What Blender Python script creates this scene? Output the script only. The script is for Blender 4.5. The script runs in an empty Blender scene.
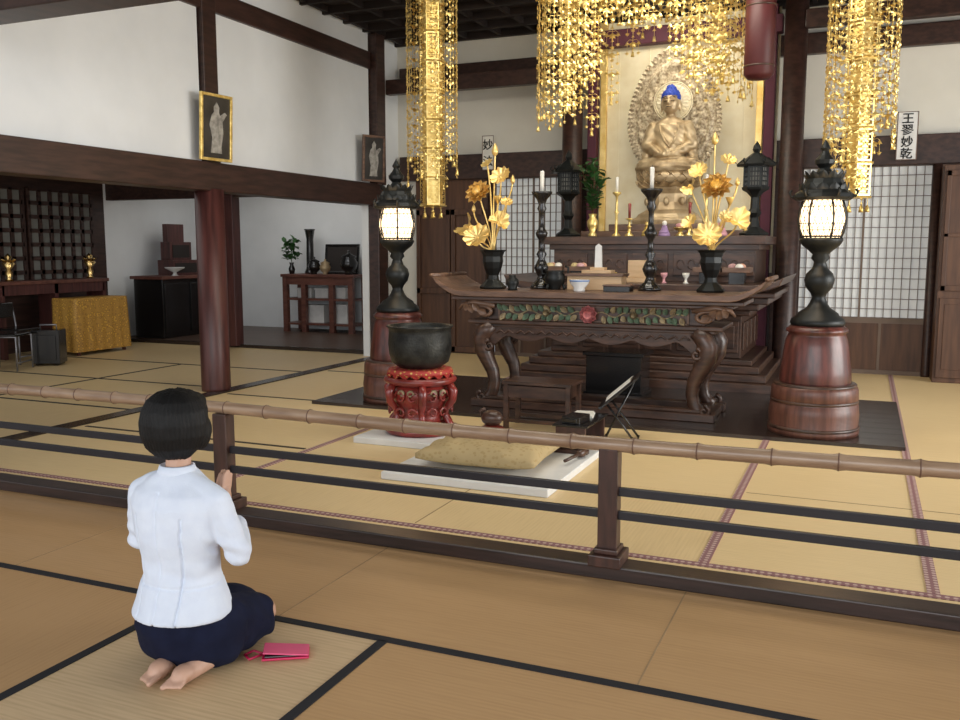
import bpy, bmesh, math, random
from mathutils import Vector, Matrix, noise
R=random.Random(7)
COL=bpy.context.scene.collection
pi=math.pi
sin=math.sin; cos=math.cos
# ------------------------------------------------------------ materials
def _nt(name):
    m=bpy.data.materials.new(name); m.use_nodes=True
    nt=m.node_tree; return m,nt,nt.nodes['Principled BSDF']
def mat(name,col,rough=.6,metal=0,col2=None,scale=6,stretch=(1,1,1),bump=0,bscale=40,emit=0,ecol=None,coat=0,detail=4,contrast=(.35,.65),spec=None):
    m,nt,b=_nt(name)
    tc=nt.nodes.new('ShaderNodeTexCoord'); mp=nt.nodes.new('ShaderNodeMapping'); mp.inputs['Scale'].default_value=stretch
    nt.links.new(tc.outputs['Object'],mp.inputs['Vector'])
    if col2 is None: col2=tuple(c*.82 for c in col)
    n=nt.nodes.new('ShaderNodeTexNoise'); n.inputs['Scale'].default_value=scale; n.inputs['Detail'].default_value=detail
    nt.links.new(mp.outputs['Vector'],n.inputs['Vector'])
    r=nt.nodes.new('ShaderNodeValToRGB'); r.color_ramp.elements[0].position=contrast[0]; r.color_ramp.elements[1].position=contrast[1]
    r.color_ramp.elements[0].color=(*col2,1); r.color_ramp.elements[1].color=(*col,1)
    nt.links.new(n.outputs['Fac'],r.inputs['Fac']); nt.links.new(r.outputs['Color'],b.inputs['Base Color'])
    b.inputs['Roughness'].default_value=rough; b.inputs['Metallic'].default_value=metal
    if spec is not None: b.inputs['Specular IOR Level'].default_value=spec
    if coat: b.inputs['Coat Weight'].default_value=coat; b.inputs['Coat Roughness'].default_value=.15
    if bump:
        n2=nt.nodes.new('ShaderNodeTexNoise'); n2.inputs['Scale'].default_value=bscale
        nt.links.new(mp.outputs['Vector'],n2.inputs['Vector'])
        bp=nt.nodes.new('ShaderNodeBump'); bp.inputs['Strength'].default_value=bump; bp.inputs['Distance'].default_value=.01
        nt.links.new(n2.outputs['Fac'],bp.inputs['Height']); nt.links.new(bp.outputs['Normal'],b.inputs['Normal'])
    if emit:
        b.inputs['Emission Color'].default_value=(*(ecol or col),1); b.inputs['Emission Strength'].default_value=emit
    return m
def tatami(name,c1,c2,axis):
    m,nt,b=_nt(name)
    tc=nt.nodes.new('ShaderNodeTexCoord')
    w=nt.nodes.new('ShaderNodeTexWave'); w.bands_direction=axis; w.inputs['Scale'].default_value=14; w.inputs['Distortion'].default_value=.2; w.inputs['Detail'].default_value=1
    nt.links.new(tc.outputs['Object'],w.inputs['Vector'])
    mp=nt.nodes.new('ShaderNodeMapping'); mp.inputs['Scale'].default_value=(60,3,1) if axis=='X' else (3,60,1)
    nt.links.new(tc.outputs['Object'],mp.inputs['Vector'])
    n=nt.nodes.new('ShaderNodeTexNoise'); n.inputs['Scale'].default_value=1.5; n.inputs['Detail'].default_value=5
    nt.links.new(mp.outputs['Vector'],n.inputs['Vector'])
    n3=nt.nodes.new('ShaderNodeTexNoise'); n3.inputs['Scale'].default_value=.7
    nt.links.new(tc.outputs['Object'],n3.inputs['Vector'])
    a=nt.nodes.new('ShaderNodeMath'); a.operation='MULTIPLY_ADD'; a.inputs[1].default_value=.18
    nt.links.new(w.outputs['Fac'],a.inputs[0]); nt.links.new(n.outputs['Fac'],a.inputs[2])
    a2=nt.nodes.new('ShaderNodeMath'); a2.operation='MULTIPLY_ADD'; a2.inputs[1].default_value=.6
    nt.links.new(n3.outputs['Fac'],a2.inputs[0]); nt.links.new(a.outputs[0],a2.inputs[2])
    r=nt.nodes.new('ShaderNodeValToRGB'); r.color_ramp.elements[0].position=.5; r.color_ramp.elements[1].position=1.0
    r.color_ramp.elements[0].color=(*c2,1); r.color_ramp.elements[1].color=(*c1,1)
    nt.links.new(a2.outputs[0],r.inputs['Fac']); nt.links.new(r.outputs['Color'],b.inputs['Base Color'])
    b.inputs['Roughness'].default_value=.44
    bp=nt.nodes.new('ShaderNodeBump'); bp.inputs['Strength'].default_value=.07; bp.inputs['Distance'].default_value=.004
    nt.links.new(a.outputs[0],bp.inputs['Height']); nt.links.new(bp.outputs['Normal'],b.inputs['Normal'])
    return m
def pattern(name,c1,c2,scale,rough=.6,metal=0,thr=.35,c3=None,kind='vor'):
    m,nt,b=_nt(name)
    tc=nt.nodes.new('ShaderNodeTexCoord')
    v=nt.nodes.new('ShaderNodeTexVoronoi'); v.inputs['Scale'].default_value=scale
    if kind=='grid': v.inputs['Randomness'].default_value=0
    nt.links.new(tc.outputs['Object'],v.inputs['Vector'])
    r=nt.nodes.new('ShaderNodeValToRGB'); r.color_ramp.elements[0].position=thr; r.color_ramp.elements[1].position=thr+.06
    r.color_ramp.elements[0].color=(*c1,1); r.color_ramp.elements[1].color=(*c2,1)
    if c3:
        e=r.color_ramp.elements.new(min(.98,thr+.25)); e.color=(*c3,1)
    nt.links.new(v.outputs['Distance'],r.inputs['Fac']); nt.links.new(r.outputs['Color'],b.inputs['Base Color'])
    b.inputs['Roughness'].default_value=rough; b.inputs['Metallic'].default_value=metal
    return m
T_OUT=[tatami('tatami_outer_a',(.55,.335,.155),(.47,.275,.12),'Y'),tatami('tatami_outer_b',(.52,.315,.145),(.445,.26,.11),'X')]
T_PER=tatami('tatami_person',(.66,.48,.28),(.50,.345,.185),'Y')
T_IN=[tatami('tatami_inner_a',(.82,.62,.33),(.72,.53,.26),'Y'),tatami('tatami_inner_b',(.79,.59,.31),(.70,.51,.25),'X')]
T_ANX=tatami('tatami_annex',(.68,.51,.27),(.58,.42,.21),'X')
BLACKCLOTH=mat('black_border_cloth',(.012,.012,.016),.85)
BROWNCLOTH=mat('brown_border_cloth',(.06,.045,.03),.85)
PURPLE=pattern('purple_patterned_border',(.56,.40,.35),(.27,.13,.13),30,.8,kind='grid',thr=.30)
SEAM=mat('seam_straw',(.40,.27,.14),.9)  # darker straw tone for the thin joints between mats
PLASTER=mat('white_plaster',(.79,.81,.82),.9,col2=(.74,.76,.77),scale=2,bump=.05,bscale=120)
PLASTER_W=mat('cream_plaster',(.74,.72,.65),.9,col2=(.69,.67,.60),scale=2,bump=.05,bscale=120)
WOOD_D=mat('dark_stained_beam_wood',(.058,.027,.020),.42,col2=(.027,.013,.010),scale=3,stretch=(4,1,8),bump=.06)
WOOD_P=mat('reddish_pillar_wood',(.105,.034,.029),.4,col2=(.055,.018,.016),scale=3,stretch=(8,8,.7),bump=.05)
WOOD_RB=mat('reddish_brown_furniture',(.17,.065,.045),.45,col2=(.10,.036,.026),scale=4,stretch=(1,4,4))
WOOD_DX=mat('dark_sill_wood',(.045,.025,.021),.35,col2=(.020,.012,.010),scale=4,stretch=(.6,8,8),bump=.05)
WOOD_R=mat('railing_red_wood',(.075,.031,.022),.38,col2=(.035,.016,.011),scale=4,stretch=(6,6,1))
WOOD_B=mat('brown_door_wood',(.115,.053,.027),.5,col2=(.065,.028,.015),scale=3,stretch=(6,6,.6))
WOOD_A=mat('altar_dark_wood',(.088,.043,.027),.38,col2=(.034,.017,.012),scale=5,stretch=(1,3,5),coat=.15)
WOOD_AL=mat('altar_edge_wood',(.19,.105,.065),.42,col2=(.095,.05,.032),scale=5,stretch=(1,5,5),coat=.1)
WOOD_L=mat('pale_hinoki_wood',(.60,.42,.25),.5,col2=(.50,.33,.18),scale=4,stretch=(1,6,6))
FLOORW=mat('dark_polished_boards',(.038,.025,.020),.27,col2=(.019,.013,.011),scale=3,stretch=(.5,6,1),coat=.15)
FLOORB=mat('brown_corridor_boards',(.11,.065,.045),.4,col2=(.06,.035,.025),scale=3,stretch=(.5,6,1))
BAMBOO=mat('aged_bamboo',(.42,.285,.185),.35,col2=(.25,.155,.095),scale=4,stretch=(.8,6,6),coat=.2)
BAMBOO_N=mat('bamboo_node',(.17,.09,.055),.5)
SLAT=mat('black_slat_wood',(.016,.015,.020),.4)
LACQ=mat('black_lacquer',(.010,.009,.009),.24,coat=.35)
BRONZE=mat('dark_bronze',(.022,.025,.025),.42,metal=.5,col2=(.010,.011,.011))
BRONZE_B=mat('bell_bronze',(.045,.045,.040),.48,metal=.6,col2=(.014,.014,.013),scale=9,bump=.25,bscale=60)
REDWOOD=mat('red_brown_lacquered_barrel',(.13,.036,.027),.34,col2=(.05,.015,.012),scale=4,stretch=(5,5,.8),coat=.2)
BARREL=mat('brown_barrel_staves',(.15,.058,.038),.42,col2=(.07,.026,.018),scale=4,stretch=(7,7,.5),coat=.1)
GOLD=mat('bright_gold',(1.0,.80,.34),.34,metal=.8,col2=(.78,.55,.16),scale=14)
GOLDP=mat('gold_plate_paint',(1.0,.78,.30),.38,metal=.7,col2=(.66,.44,.11),scale=18)
GOLDS=mat('aged_gold_statue',(.66,.52,.32),.42,metal=.45,col2=(.38,.27,.15),scale=6,bump=.04)
GOLDL=mat('leaf_gold',(1.0,.76,.32),.36,metal=.68,col2=(.80,.54,.16),scale=8)
GOLDW=mat('gold_backdrop',(.90,.82,.60),.6,metal=0,col2=(.82,.72,.48),scale=5)
HALO=mat('aged_gold_halo',(.66,.57,.40),.5,metal=.2,col2=(.24,.17,.10),scale=34)
RED=mat('red_lacquer',(.30,.035,.027),.3,col2=(.14,.018,.014),coat=.3)
MAROON=mat('maroon_cloth_post',(.085,.012,.030),.65)
DKRED=mat('dark_red_hanging',(.085,.014,.016),.5)
PAPER=mat('shoji_paper',(.76,.78,.77),.85,col2=(.70,.72,.71),scale=2,emit=.11,ecol=(.9,.95,1))  # faint emission stands in for daylight coming through the paper
PAPER2=mat('dim_shoji_paper',(.22,.22,.20),.85,col2=(.11,.11,.10),scale=1.2)  # darker copy of the paper, the side room's dimness put into its colour
LATT=mat('shoji_lattice_wood',(.17,.12,.09),.6)
WHITE=mat('white_glaze',(.80,.80,.78),.25)
CANDLE=mat('white_wax',(.85,.83,.76),.5)
WCLOTH=mat('white_slab_board',(.80,.80,.78),.6,col2=(.73,.73,.71))
GREEN=mat('green_leaves',(.05,.15,.04),.45,col2=(.02,.07,.015),scale=12)
CARVG=mat('carving_green_paint',(.12,.18,.11),.65,metal=0,col2=(.055,.09,.055),scale=20)
CARVY=mat('carving_faded_gold',(.38,.30,.17),.55,metal=.1,col2=(.18,.13,.07),scale=20)
PINK=mat('carved_pink_lotus',(.66,.27,.26),.65,col2=(.44,.13,.13),scale=16)
GLOW=mat('lit_lantern_paper',(1,.78,.50),.6,emit=3.2,ecol=(1,.71,.42))
SKIN=mat('skin',(.60,.37,.27),.5,col2=(.54,.32,.22),scale=14)
JACKET=mat('white_jacket_fabric',(.73,.79,.90),.85,col2=(.69,.75,.87),scale=20,bump=.1,bscale=200,spec=.2)
NAVY=mat('navy_skirt_fabric',(.009,.012,.034),.9,col2=(.006,.008,.024),scale=12,bump=.1,bscale=200,spec=.2)
HAIR=mat('black_hair',(.006,.005,.005),.6,col2=(.003,.003,.003),scale=30,stretch=(6,6,.5),bump=.3,bscale=60,spec=.3)
PHONE=mat('hot_pink_case',(.66,.012,.10),.35)
PHONE2=mat('pink_case_edge',(.80,.10,.24),.4)
CUSH=pattern('gold_brocade_cushion',(.42,.30,.13),(.48,.36,.18),30,.75,thr=.3)
BROC=pattern('gold_orange_brocade',(.66,.38,.06),(.30,.14,.03),22,.6,thr=.33,c3=(.50,.27,.05))
BLUE=mat('blue_hair_paint',(.02,.07,.48),.55,col2=(.01,.035,.30),scale=60,bump=.5,bscale=90)
INK=mat('black_ink',(.01,.01,.01),.7)
PHOTO_D=mat('dark_print',(.06,.055,.05),.3,col2=(.025,.022,.02),scale=3)
PHOTO_L=mat('pale_print_figure',(.42,.40,.36),.3,col2=(.2,.19,.17),scale=18)
CEIL=mat('dark_ceiling_boards',(.026,.016,.013),.7,col2=(.013,.008,.007),scale=2,stretch=(1,6,1))
PURP=mat('purple_silk',(.34,.22,.40),.6); PINKS=mat('pink_silk',(.65,.32,.35),.6)
BRASS=mat('polished_brass',(.80,.55,.22),.22,metal=1)
GREY=mat('grey_metal',(.3,.3,.32),.35,metal=.7)
GLASSD=mat('recess_shade_dark_panel',(.018,.012,.010),.7)  # dark tone for painted recess shade and for the framed panel
# ------------------------------------------------------------ mesh builder
class MB:
    def __init__(s): s.v=[];s.f=[];s.m=[];s.s=[];s.T=Matrix()
    def add(s,vs,fs,mi=0,sm=False):
        o=len(s.v); T=s.T
        s.v+=[T@Vector(p) for p in vs]
        for f in fs: s.f.append([o+i for i in f]); s.m.append(mi); s.s.append(sm)
        return s
    def box(s,c,d,mi=0,M=None):
        x,y,z=[k/2 for k in d]
        vs=[Vector((a,b,e)) for a in(-x,x) for b in(-y,y) for e in(-z,z)]
        if M is not None: vs=[M@p for p in vs]
        vs=[p+Vector(c) for p in vs]
        return s.add(vs,[(0,1,3,2),(4,6,7,5),(0,4,5,1),(2,3,7,6),(0,2,6,4),(1,5,7,3)],mi)
    def b2(s,x0,x1,y0,y1,z0,z1,mi=0): return s.box(((x0+x1)/2,(y0+y1)/2,(z0+z1)/2),(x1-x0,y1-y0,z1-z0),mi)
    def lathe(s,prof,c=(0,0,0),n=24,mi=0,sm=True,off=0,sx=1,sy=1):
        vs=[];fs=[]
        for r,z in prof:
            r=max(r,.0005)
            for i in range(n):
                a=2*pi*i/n+off; vs.append((c[0]+r*sx*cos(a),c[1]+r*sy*sin(a),c[2]+z))
        for j in range(len(prof)-1):
            for i in range(n):
                k=(i+1)%n; fs.append((j*n+i,j*n+k,(j+1)*n+k,(j+1)*n+i))
        fs.append(tuple(range(n-1,-1,-1))); fs.append(tuple((len(prof)-1)*n+i for i in range(n)))
        return s.add(vs,fs,mi,sm)
    def tube(s,pts,rad,n=8,mi=0,sm=True,flat=1):
        pts=[Vector(p) for p in pts]
        if not isinstance(rad,(list,tuple)): rad=[rad]*len(pts)
        vs=[];fs=[];up=None
        for i,p in enumerate(pts):
            t=(pts[min(i+1,len(pts)-1)]-pts[max(i-1,0)])
            t=t.normalized() if t.length>1e-9 else Vector((0,0,1))
            if up is None:
                up=Vector((0,0,1)) if abs(t.z)<.9 else Vector((1,0,0))
            u=(up-t*up.dot(t)).normalized(); w=t.cross(u); up=u
            for k in range(n):
                a=2*pi*k/n; vs.append(p+(u*cos(a)*flat+w*sin(a))*rad[i])
        for j in range(len(pts)-1):
            for i in range(n):
                k=(i+1)%n; fs.append((j*n+i,j*n+k,(j+1)*n+k,(j+1)*n+i))
        fs.append(tuple(range(n-1,-1,-1))); fs.append(tuple((len(pts)-1)*n+i for i in range(n)))
        return s.add(vs,fs,mi,sm)
    def cap(s,a,b,ra,rb,n=12,mi=0):
        a=Vector(a);b=Vector(b);d=(b-a).normalized();P=[];Q=[]
        for k in range(4):
            t=k/4*pi/2; P.append(a-d*ra*cos(t)); Q.append(ra*sin(t)+.0004)
        for k in range(1,5): P.append(a+(b-a)*(k-1)/3); Q.append(ra+(rb-ra)*(k-1)/3)
        for k in range(3,-1,-1):
            t=k/4*pi/2; P.append(b+d*rb*cos(t)); Q.append(rb*sin(t)+.0004)
        return s.tube(P,Q,n,mi)
    def ell(s,c,r,n=14,k=9,mi=0,M=None):
        vs=[];fs=[]
        for j in range(k+1):
            t=pi*j/k
            for i in range(n):
                a=2*pi*i/n; st=max(sin(t),.002)
                p=Vector((r[0]*st*cos(a),r[1]*st*sin(a),-r[2]*cos(t)))
                if M is not None: p=M@p
                vs.append(p+Vector(c))
        for j in range(k):
            for i in range(n):
                q=(i+1)%n; fs.append((j*n+i,j*n+q,(j+1)*n+q,(j+1)*n+i))
        fs.append(tuple(range(n-1,-1,-1))); fs.append(tuple(k*n+i for i in range(n)))
        return s.add(vs,fs,mi,True)
    def loft(s,rings,n=24,mi=0,p=1.0):
        vs=[];fs=[]
        for cx,cy,z,rx,ry in rings:
            for i in range(n):
                a=2*pi*i/n; c_,s_=cos(a),sin(a)
                vs.append((cx+rx*math.copysign(abs(c_)**p,c_),cy+ry*math.copysign(abs(s_)**p,s_),z))
        for j in range(len(rings)-1):
            for i in range(n):
                k=(i+1)%n; fs.append((j*n+i,j*n+k,(j+1)*n+k,(j+1)*n+i))
        fs.append(tuple(range(n-1,-1,-1))); fs.append(tuple((len(rings)-1)*n+i for i in range(n)))
        return s.add(vs,fs,mi,True)
    def prism(s,poly,a,b,axis='y',mi=0):
        def P(u,w,t): return (u,t,w) if axis=='y' else ((t,u,w) if axis=='x' else (u,w,t))
        n=len(poly); vs=[P(u,w,a) for u,w in poly]+[P(u,w,b) for u,w in poly]
        fs=[tuple(range(n)),tuple(range(2*n-1,n-1,-1))]+[(i,(i+1)%n,n+(i+1)%n,n+i) for i in range(n)]
        return s.add(vs,fs,mi)
    def petal(s,M,L,W,cup=.3,curl=.3,mi=0,nu=5,nv=4,pw=.8):
        vs=[];fs=[]
        for i in range(nu+1):
            u=i/nu; w=W*max(sin(pi*min(u**pw,1)),.0)*.5+ (.12*W if u<.99 else .0)
            for j in range(nv+1):
                v=j/nv*2-1
                vs.append(M@Vector((v*w,L*u,cup*W*v*v*sin(pi*u*.8)+curl*L*u*u)))
        for i in range(nu):
            for j in range(nv):
                a=i*(nv+1)+j; fs.append((a,a+1,a+nv+2,a+nv+1))
        return s.add(vs,fs,mi,True)
def RX(a): return Matrix.Rotation(a,4,'X')
def RY(a): return Matrix.Rotation(a,4,'Y')
def RZ(a): return Matrix.Rotation(a,4,'Z')
def TR(*p): return Matrix.Translation(Vector(p))
def tomesh(name,mb,mats):
    me=bpy.data.meshes.new(name); me.from_pydata([tuple(v) for v in mb.v],[],mb.f)
    for m in mats: me.materials.append(m)
    me.polygons.foreach_set('material_index',mb.m); me.polygons.foreach_set('use_smooth',mb.s)
    bm=bmesh.new(); bm.from_mesh(me); bmesh.ops.recalc_face_normals(bm,faces=bm.faces); bm.to_mesh(me); bm.free(); me.update()
    return me
def tag(o,label=None,cat=None,kind=None,group=None):
    if label: o['label']=label
    if cat: o['category']=cat
    if kind: o['kind']=kind
    if group: o['group']=group
def mk(name,mb,mats,parent=None,loc=(0,0,0),rz=0,bevel=0,label=None,cat=None,kind=None,group=None,rot=None):
    if not isinstance(mats,(list,tuple)): mats=[mats]
    me=mb if isinstance(mb,bpy.types.Mesh) else tomesh(name,mb,mats)
    o=bpy.data.objects.new(name,me); COL.objects.link(o)
    o.location=loc; o.rotation_euler=rot or (0,0,rz)
    if parent: o.parent=parent
    if bevel:
        b=o.modifiers.new('bevel','BEVEL'); b.width=bevel; b.segments=2; b.limit_method='ANGLE'
    tag(o,label,cat,kind,group)
    return o
def th(name,label,cat,loc=(0,0,0),rz=0,group=None,rot=None):
    o=bpy.data.objects.new(name,None); COL.objects.link(o); o.empty_display_size=.1
    o.location=loc; o.rotation_euler=rot or (0,0,rz); tag(o,label,cat,None,group); return o
def dup(o,loc=None,rz=None,label=None,parent=None,keep=True):
    c=o.copy(); COL.objects.link(c)
    if parent: c.parent=parent
    if loc is not None: c.location=loc
    if rz is not None: c.rotation_euler=(0,0,rz)
    if label: c['label']=label
    for ch in list(o.children):
        dup(ch,parent=c)
    return c
def blob(name,mb,mats,vox=.01,it=6,disp=None,fac=.5):
    if not isinstance(mats,(list,tuple)): mats=[mats]
    me=tomesh(name+'_src',mb,mats)
    o=bpy.data.objects.new('tmp_blob',me); COL.objects.link(o)
    r=o.modifiers.new('r','REMESH'); r.mode='VOXEL'; r.voxel_size=vox; r.use_smooth_shade=True
    if it:
        s=o.modifiers.new('s','SMOOTH'); s.factor=fac; s.iterations=it
    dg=bpy.context.evaluated_depsgraph_get(); dg.update()
    ev=o.evaluated_get(dg); nm=bpy.data.meshes.new_from_object(ev)
    bpy.data.objects.remove(o); nm.name=name
    if disp:
        nn=[v.normal.copy() for v in nm.vertices]
        for v,n in zip(nm.vertices,nn): v.co=v.co+n*disp(v.co)
    nm.materials.clear()
    for m in mats: nm.materials.append(m)
    for p in nm.polygons: p.use_smooth=True; p.material_index=0
    nm.update(); return nm
def struct(name,mb,mats,bevel=0,label=None): return mk(name,mb,mats,bevel=bevel,kind='structure',label=label)
CX=-2.2
# ------------------------------------------------------------ floor
fb=MB()
def rect(x0,x1,y0,y1,z,mi): fb.add([(x0,y0,z),(x1,y0,z),(x1,y1,z),(x0,y1,z)],[(0,1,2,3)],mi)
def bx(x0,x1,y0,y1,mi,h=.004): fb.b2(x0,x1,y0,y1,-.004,h,mi)
FM=[T_OUT[0],T_OUT[1],T_PER,T_IN[0],T_IN[1],T_ANX,BLACKCLOTH,PURPLE,SEAM,FLOORW,BROWNCLOTH,FLOORB]
fb.b2(-11.2,6.2,-5,14,-.12,-.005,9)
rect(-11.2,6.2,2.885,4.0,0,0)
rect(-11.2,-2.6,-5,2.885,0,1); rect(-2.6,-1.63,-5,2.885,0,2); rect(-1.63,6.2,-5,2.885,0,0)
for x in(-8.0,-6.6,-5.13,-3.65,-2.14,-.65,.85,2.35): bx(x-.003,x+.003,2.9,3.9,8,.0012)
bx(-11,6.2,2.865,2.905,6); bx(-2.62,-2.58,1.0,2.87,6); bx(-1.65,-1.61,1.0,2.87,6); bx(-11,6.2,.95,1.0,6)
bx(-5.52,-5.48,-1,2.87,6)
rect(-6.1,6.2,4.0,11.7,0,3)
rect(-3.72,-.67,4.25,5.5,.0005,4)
bx(-6.0,6.2,4.175,4.225,7)
for x in(-3.75,-.64,.35,1.9): bx(x-.026,x+.026,4.23,11.6,7)
for y in(5.6,): bx(-.6,6,y-.004,y+.004,8,.0015)
bx(-2.204,-2.196,4.25,5.0,8,.0015)
for y in(5.55,7.4,9.3): bx(-6.0,-3.8,y-.016,y+.016,10)
bx(-6.22,-6.06,1,10.9,9,.012)
rect(-11.2,-6.1,4.0,11.05,.0003,5)
for y in(4.9,6.3,7.7,9.1): bx(-11,-6.24,y-.018,y+.018,6)
for x in(-8.1,): bx(x-.018,x+.018,4.9,9.1,6)
rect(-11.2,-6.2,11.05,13.8,.05,11); fb.b2(-11.2,-6.2,11.0,11.06,0,.05,9)
struct('floor',fb,FM)
pb=MB()
for i in range(9): pb.b2(-4.86,.35,7.23+i*.24,7.23+i*.24+.237,.0,.03,0)
mk('floor_board_platform',pb,[FLOORW],label='low dark polished board platform under the altar table',cat='platform',bevel=.002)
# ------------------------------------------------------------ walls
CZ=4.42
w=MB(); w.b2(-6.38,-6.24,1,7.42,2.33,3.92); w.b2(-6.38,-6.24,7.68,10.8,2.33,3.92); w.b2(-6.38,-6.24,1,10.8,4.06,4.5); w.b2(-6.38,-6.28,10.8,11.85,0,4.5); struct('wall_left',w,PLASTER)
w=MB(); w.b2(-6.42,-6.16,1,11,2.08,2.37); struct('trim_1',w,WOOD_D,.01)
w=MB(); w.b2(-6.40,-6.20,1,10.8,3.88,4.10); struct('trim_2',w,WOOD_D,.01)
w=MB(); w.b2(-6.4,6,4.33,4.62,3.03,4.45); struct('trim_3',w,WOOD_D,.01)
w=MB(); w.b2(-6.4,6.2,11.70,11.85,2.7,4.5); w.b2(-6.3,-5.97,11.70,11.85,0,2.7); struct('wall_back',w,PLASTER_W)
w=MB(); w.b2(-3.64,-.72,11.62,11.72,0,2.5); struct('wall_altar_back',w,WOOD_D)
w=MB(); w.b2(-6.2,6.2,11.58,11.8,2.45,2.79); struct('trim_4',w,WOOD_D,.01)
w=MB(); w.b2(-6.2,6.2,11.60,11.8,3.78,4.02); struct('trim_5',w,WOOD_D,.01)
w=MB(); w.b2(-11.3,-11.15,3,10.9,0,3.0,1); w.b2(-11.3,-11.15,10.9,13.9,0,3.0,0); struct('wall_annex_side',w,[PLASTER,WOOD_D])
w=MB(); w.b2(-11.3,-6.2,13.7,13.85,0,3.0); w.b2(-6.5,-6.36,11.1,13.7,0,3.0); struct('wall_annex_back',w,PLASTER)
w=MB(); w.b2(-11.2,-6.4,10.95,11.1,2.25,3.0); struct('trim_6',w,WOOD_D,.01)
w=MB(); w.b2(-6.4,6.3,4.3,12,CZ,4.52)
for i in range(25): w.b2(-6.2+i*.5,-6.15+i*.5,4.6,11.7,CZ-.07,CZ)
for i in range(15): w.b2(-6.3,6.2,4.9+i*.48,4.95+i*.48,CZ-.09,CZ)
w.b2(-6.4,6.3,-5,4.3,4.6,4.7); w.b2(-11.3,-6.4,1,14,2.95,3.05)
struct('ceiling',w,CEIL)
def pillar(loc,r,h,label,m=WOOD_P):
    p=MB(); p.lathe([(r*1.02,0),(r*1.0,.02),(r,h)],n=32); return mk('pillar',p,m,loc=loc,label=label,cat='pillar')
p=th('pillar','round reddish wooden pillar standing at the side wall','pillar',(-6.27,7.55,0))
q=MB(); q.lathe([(.15,0),(.152,.03),(.148,2.1)],n=32); mk('lower_shaft',q,WOOD_P,p)
q=MB(); q.b2(-.11,.08,-.11,.11,2.36,CZ-.07); mk('upper_post',q,WOOD_D,p,bevel=.012)
p=th('pillar','dark square wooden pillar at the rear corner of the wall','pillar',(-6.25,10.95,0))
q=MB(); q.b2(-.13,.13,-.13,.13,0,2.09); q.b2(-.12,.12,-.12,.12,2.36,CZ-.07); mk('shaft',q,WOOD_D,p,bevel=.012)
q=MB(); q.b2(-.10,.10,-.09,.09,0,2.26); mk('pillar',q,WOOD_P,loc=(-8.75,11.0,.03),bevel=.01,label='reddish square wooden post in the side room',cat='pillar')
for k,x in enumerate((-3.53,-.85)):
    pillar((x,11.3,0),.13,CZ-.09,'dark round pillar beside the altar',WOOD_D)
pillar((.72,11.62,0),.05,2.45,'slim dark post beside the paper screen',WOOD_D)
pillar((-4.79,11.62,0),.05,2.45,'slim dark post beside the wooden door',WOOD_D)
w=MB(); w.b2(-6.2,-3.6,11.2,11.32,3.6,3.8); w.b2(-.75,6.2,11.2,11.32,4.0,4.2); struct('trim_7',w,WOOD_D,.008)
# ------------------------------------------------------------ shoji windows / doors
def shoji(n,x0,x1,z0,z1,nx,nz,panel_z=None,y=11.66):
    w=MB(); w.b2(x0,x1,y+.01,y+.02,z0,z1,0)
    for i in range(nx+1):
        x=x0+(x1-x0)*i/nx; t=.012 if i in(0,nx) or (i==nx//2) else .0033; w.b2(x-t,x+t,y-.015,y+.012,z0,z1,1)
    for i in range(nz+1):
        z=z0+(z1-z0)*i/nz; t=.02 if i in(0,nz) else .0033; w.b2(x0,x1,y-.012,y+.012,z-t,z+t,1)
    if panel_z is not None:
        w.b2(x0,x1,y-.02,y+.03,panel_z,z0,2)
        for i in range(1,3): xx=x0+(x1-x0)*i/3; w.b2(xx-.015,xx+.015,y-.03,y,panel_z,z0,1)
        w.b2(x0,x1,y-.035,y,z0-.05,z0+.01,1); w.b2(x0,x1,y-.035,y,panel_z,panel_z+.05,1)
    struct('window_%d'%n,w,[PAPER,LATT,WOOD_B])
shoji(1,-4.74,-3.62,.66,2.46,14,15,.0)
shoji(2,-.74,.68,.66,2.46,16,15,.0)
shoji(3,2.1,4.4,.66,2.46,20,15,.0)
d=MB(); d.b2(-5.97,-4.85,11.64,11.7,.0,2.46)
for a,b in((-5.95,-5.42),(-5.40,-4.87)):
    d.b2(a,b,11.60,11.64,.02,.10); d.b2(a,b,11.60,11.64,1.96,2.04); d.b2(a,b,11.60,11.64,.85,.93)
    d.b2(a,a+.06,11.60,11.64,.02,2.04); d.b2(b-.06,b,11.60,11.64,.02,2.04)
struct('door_1',d,WOOD_B,.004)
d=MB(); d.b2(.70,2.12,11.62,11.72,.0,2.46)
struct('door_2',d,WOOD_B,.004)
c=th('wall_cabinet','dark brown built-in wooden cabinet with panelled doors','cabinet',(1.31,11.36,0))
q=MB(); q.b2(-.55,.55,-.2,.2,0,2.40); mk('body',q,WOOD_B,c,bevel=.006)
for x in(-.27,.27):
    q=MB(); q.b2(x-.25,x+.25,-.225,-.2,.06,.95); q.b2(x-.20,x+.20,-.232,-.22,.15,.88,0); mk('door',q,WOOD_B,c,bevel=.004)
    q=MB(); q.b2(x-.25,x+.25,-.215,-.2,1.03,2.34)
    for a,b,e,f_ in((x-.25,x-.205,1.03,2.34),(x+.205,x+.25,1.03,2.34),(x-.25,x+.25,1.03,1.09),(x-.25,x+.25,2.28,2.34),(x-.25,x+.25,1.62,1.66)): q.b2(a,b,-.235,-.21,e,f_,0)
    mk('upper_door',q,WOOD_B,c,bevel=.004)
    q=MB(); q.ell((x+(-.2 if x>0 else .2),-.245,1.5),(.015,.015,.03)); mk('handle',q,INK,c)
w=MB()
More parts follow.
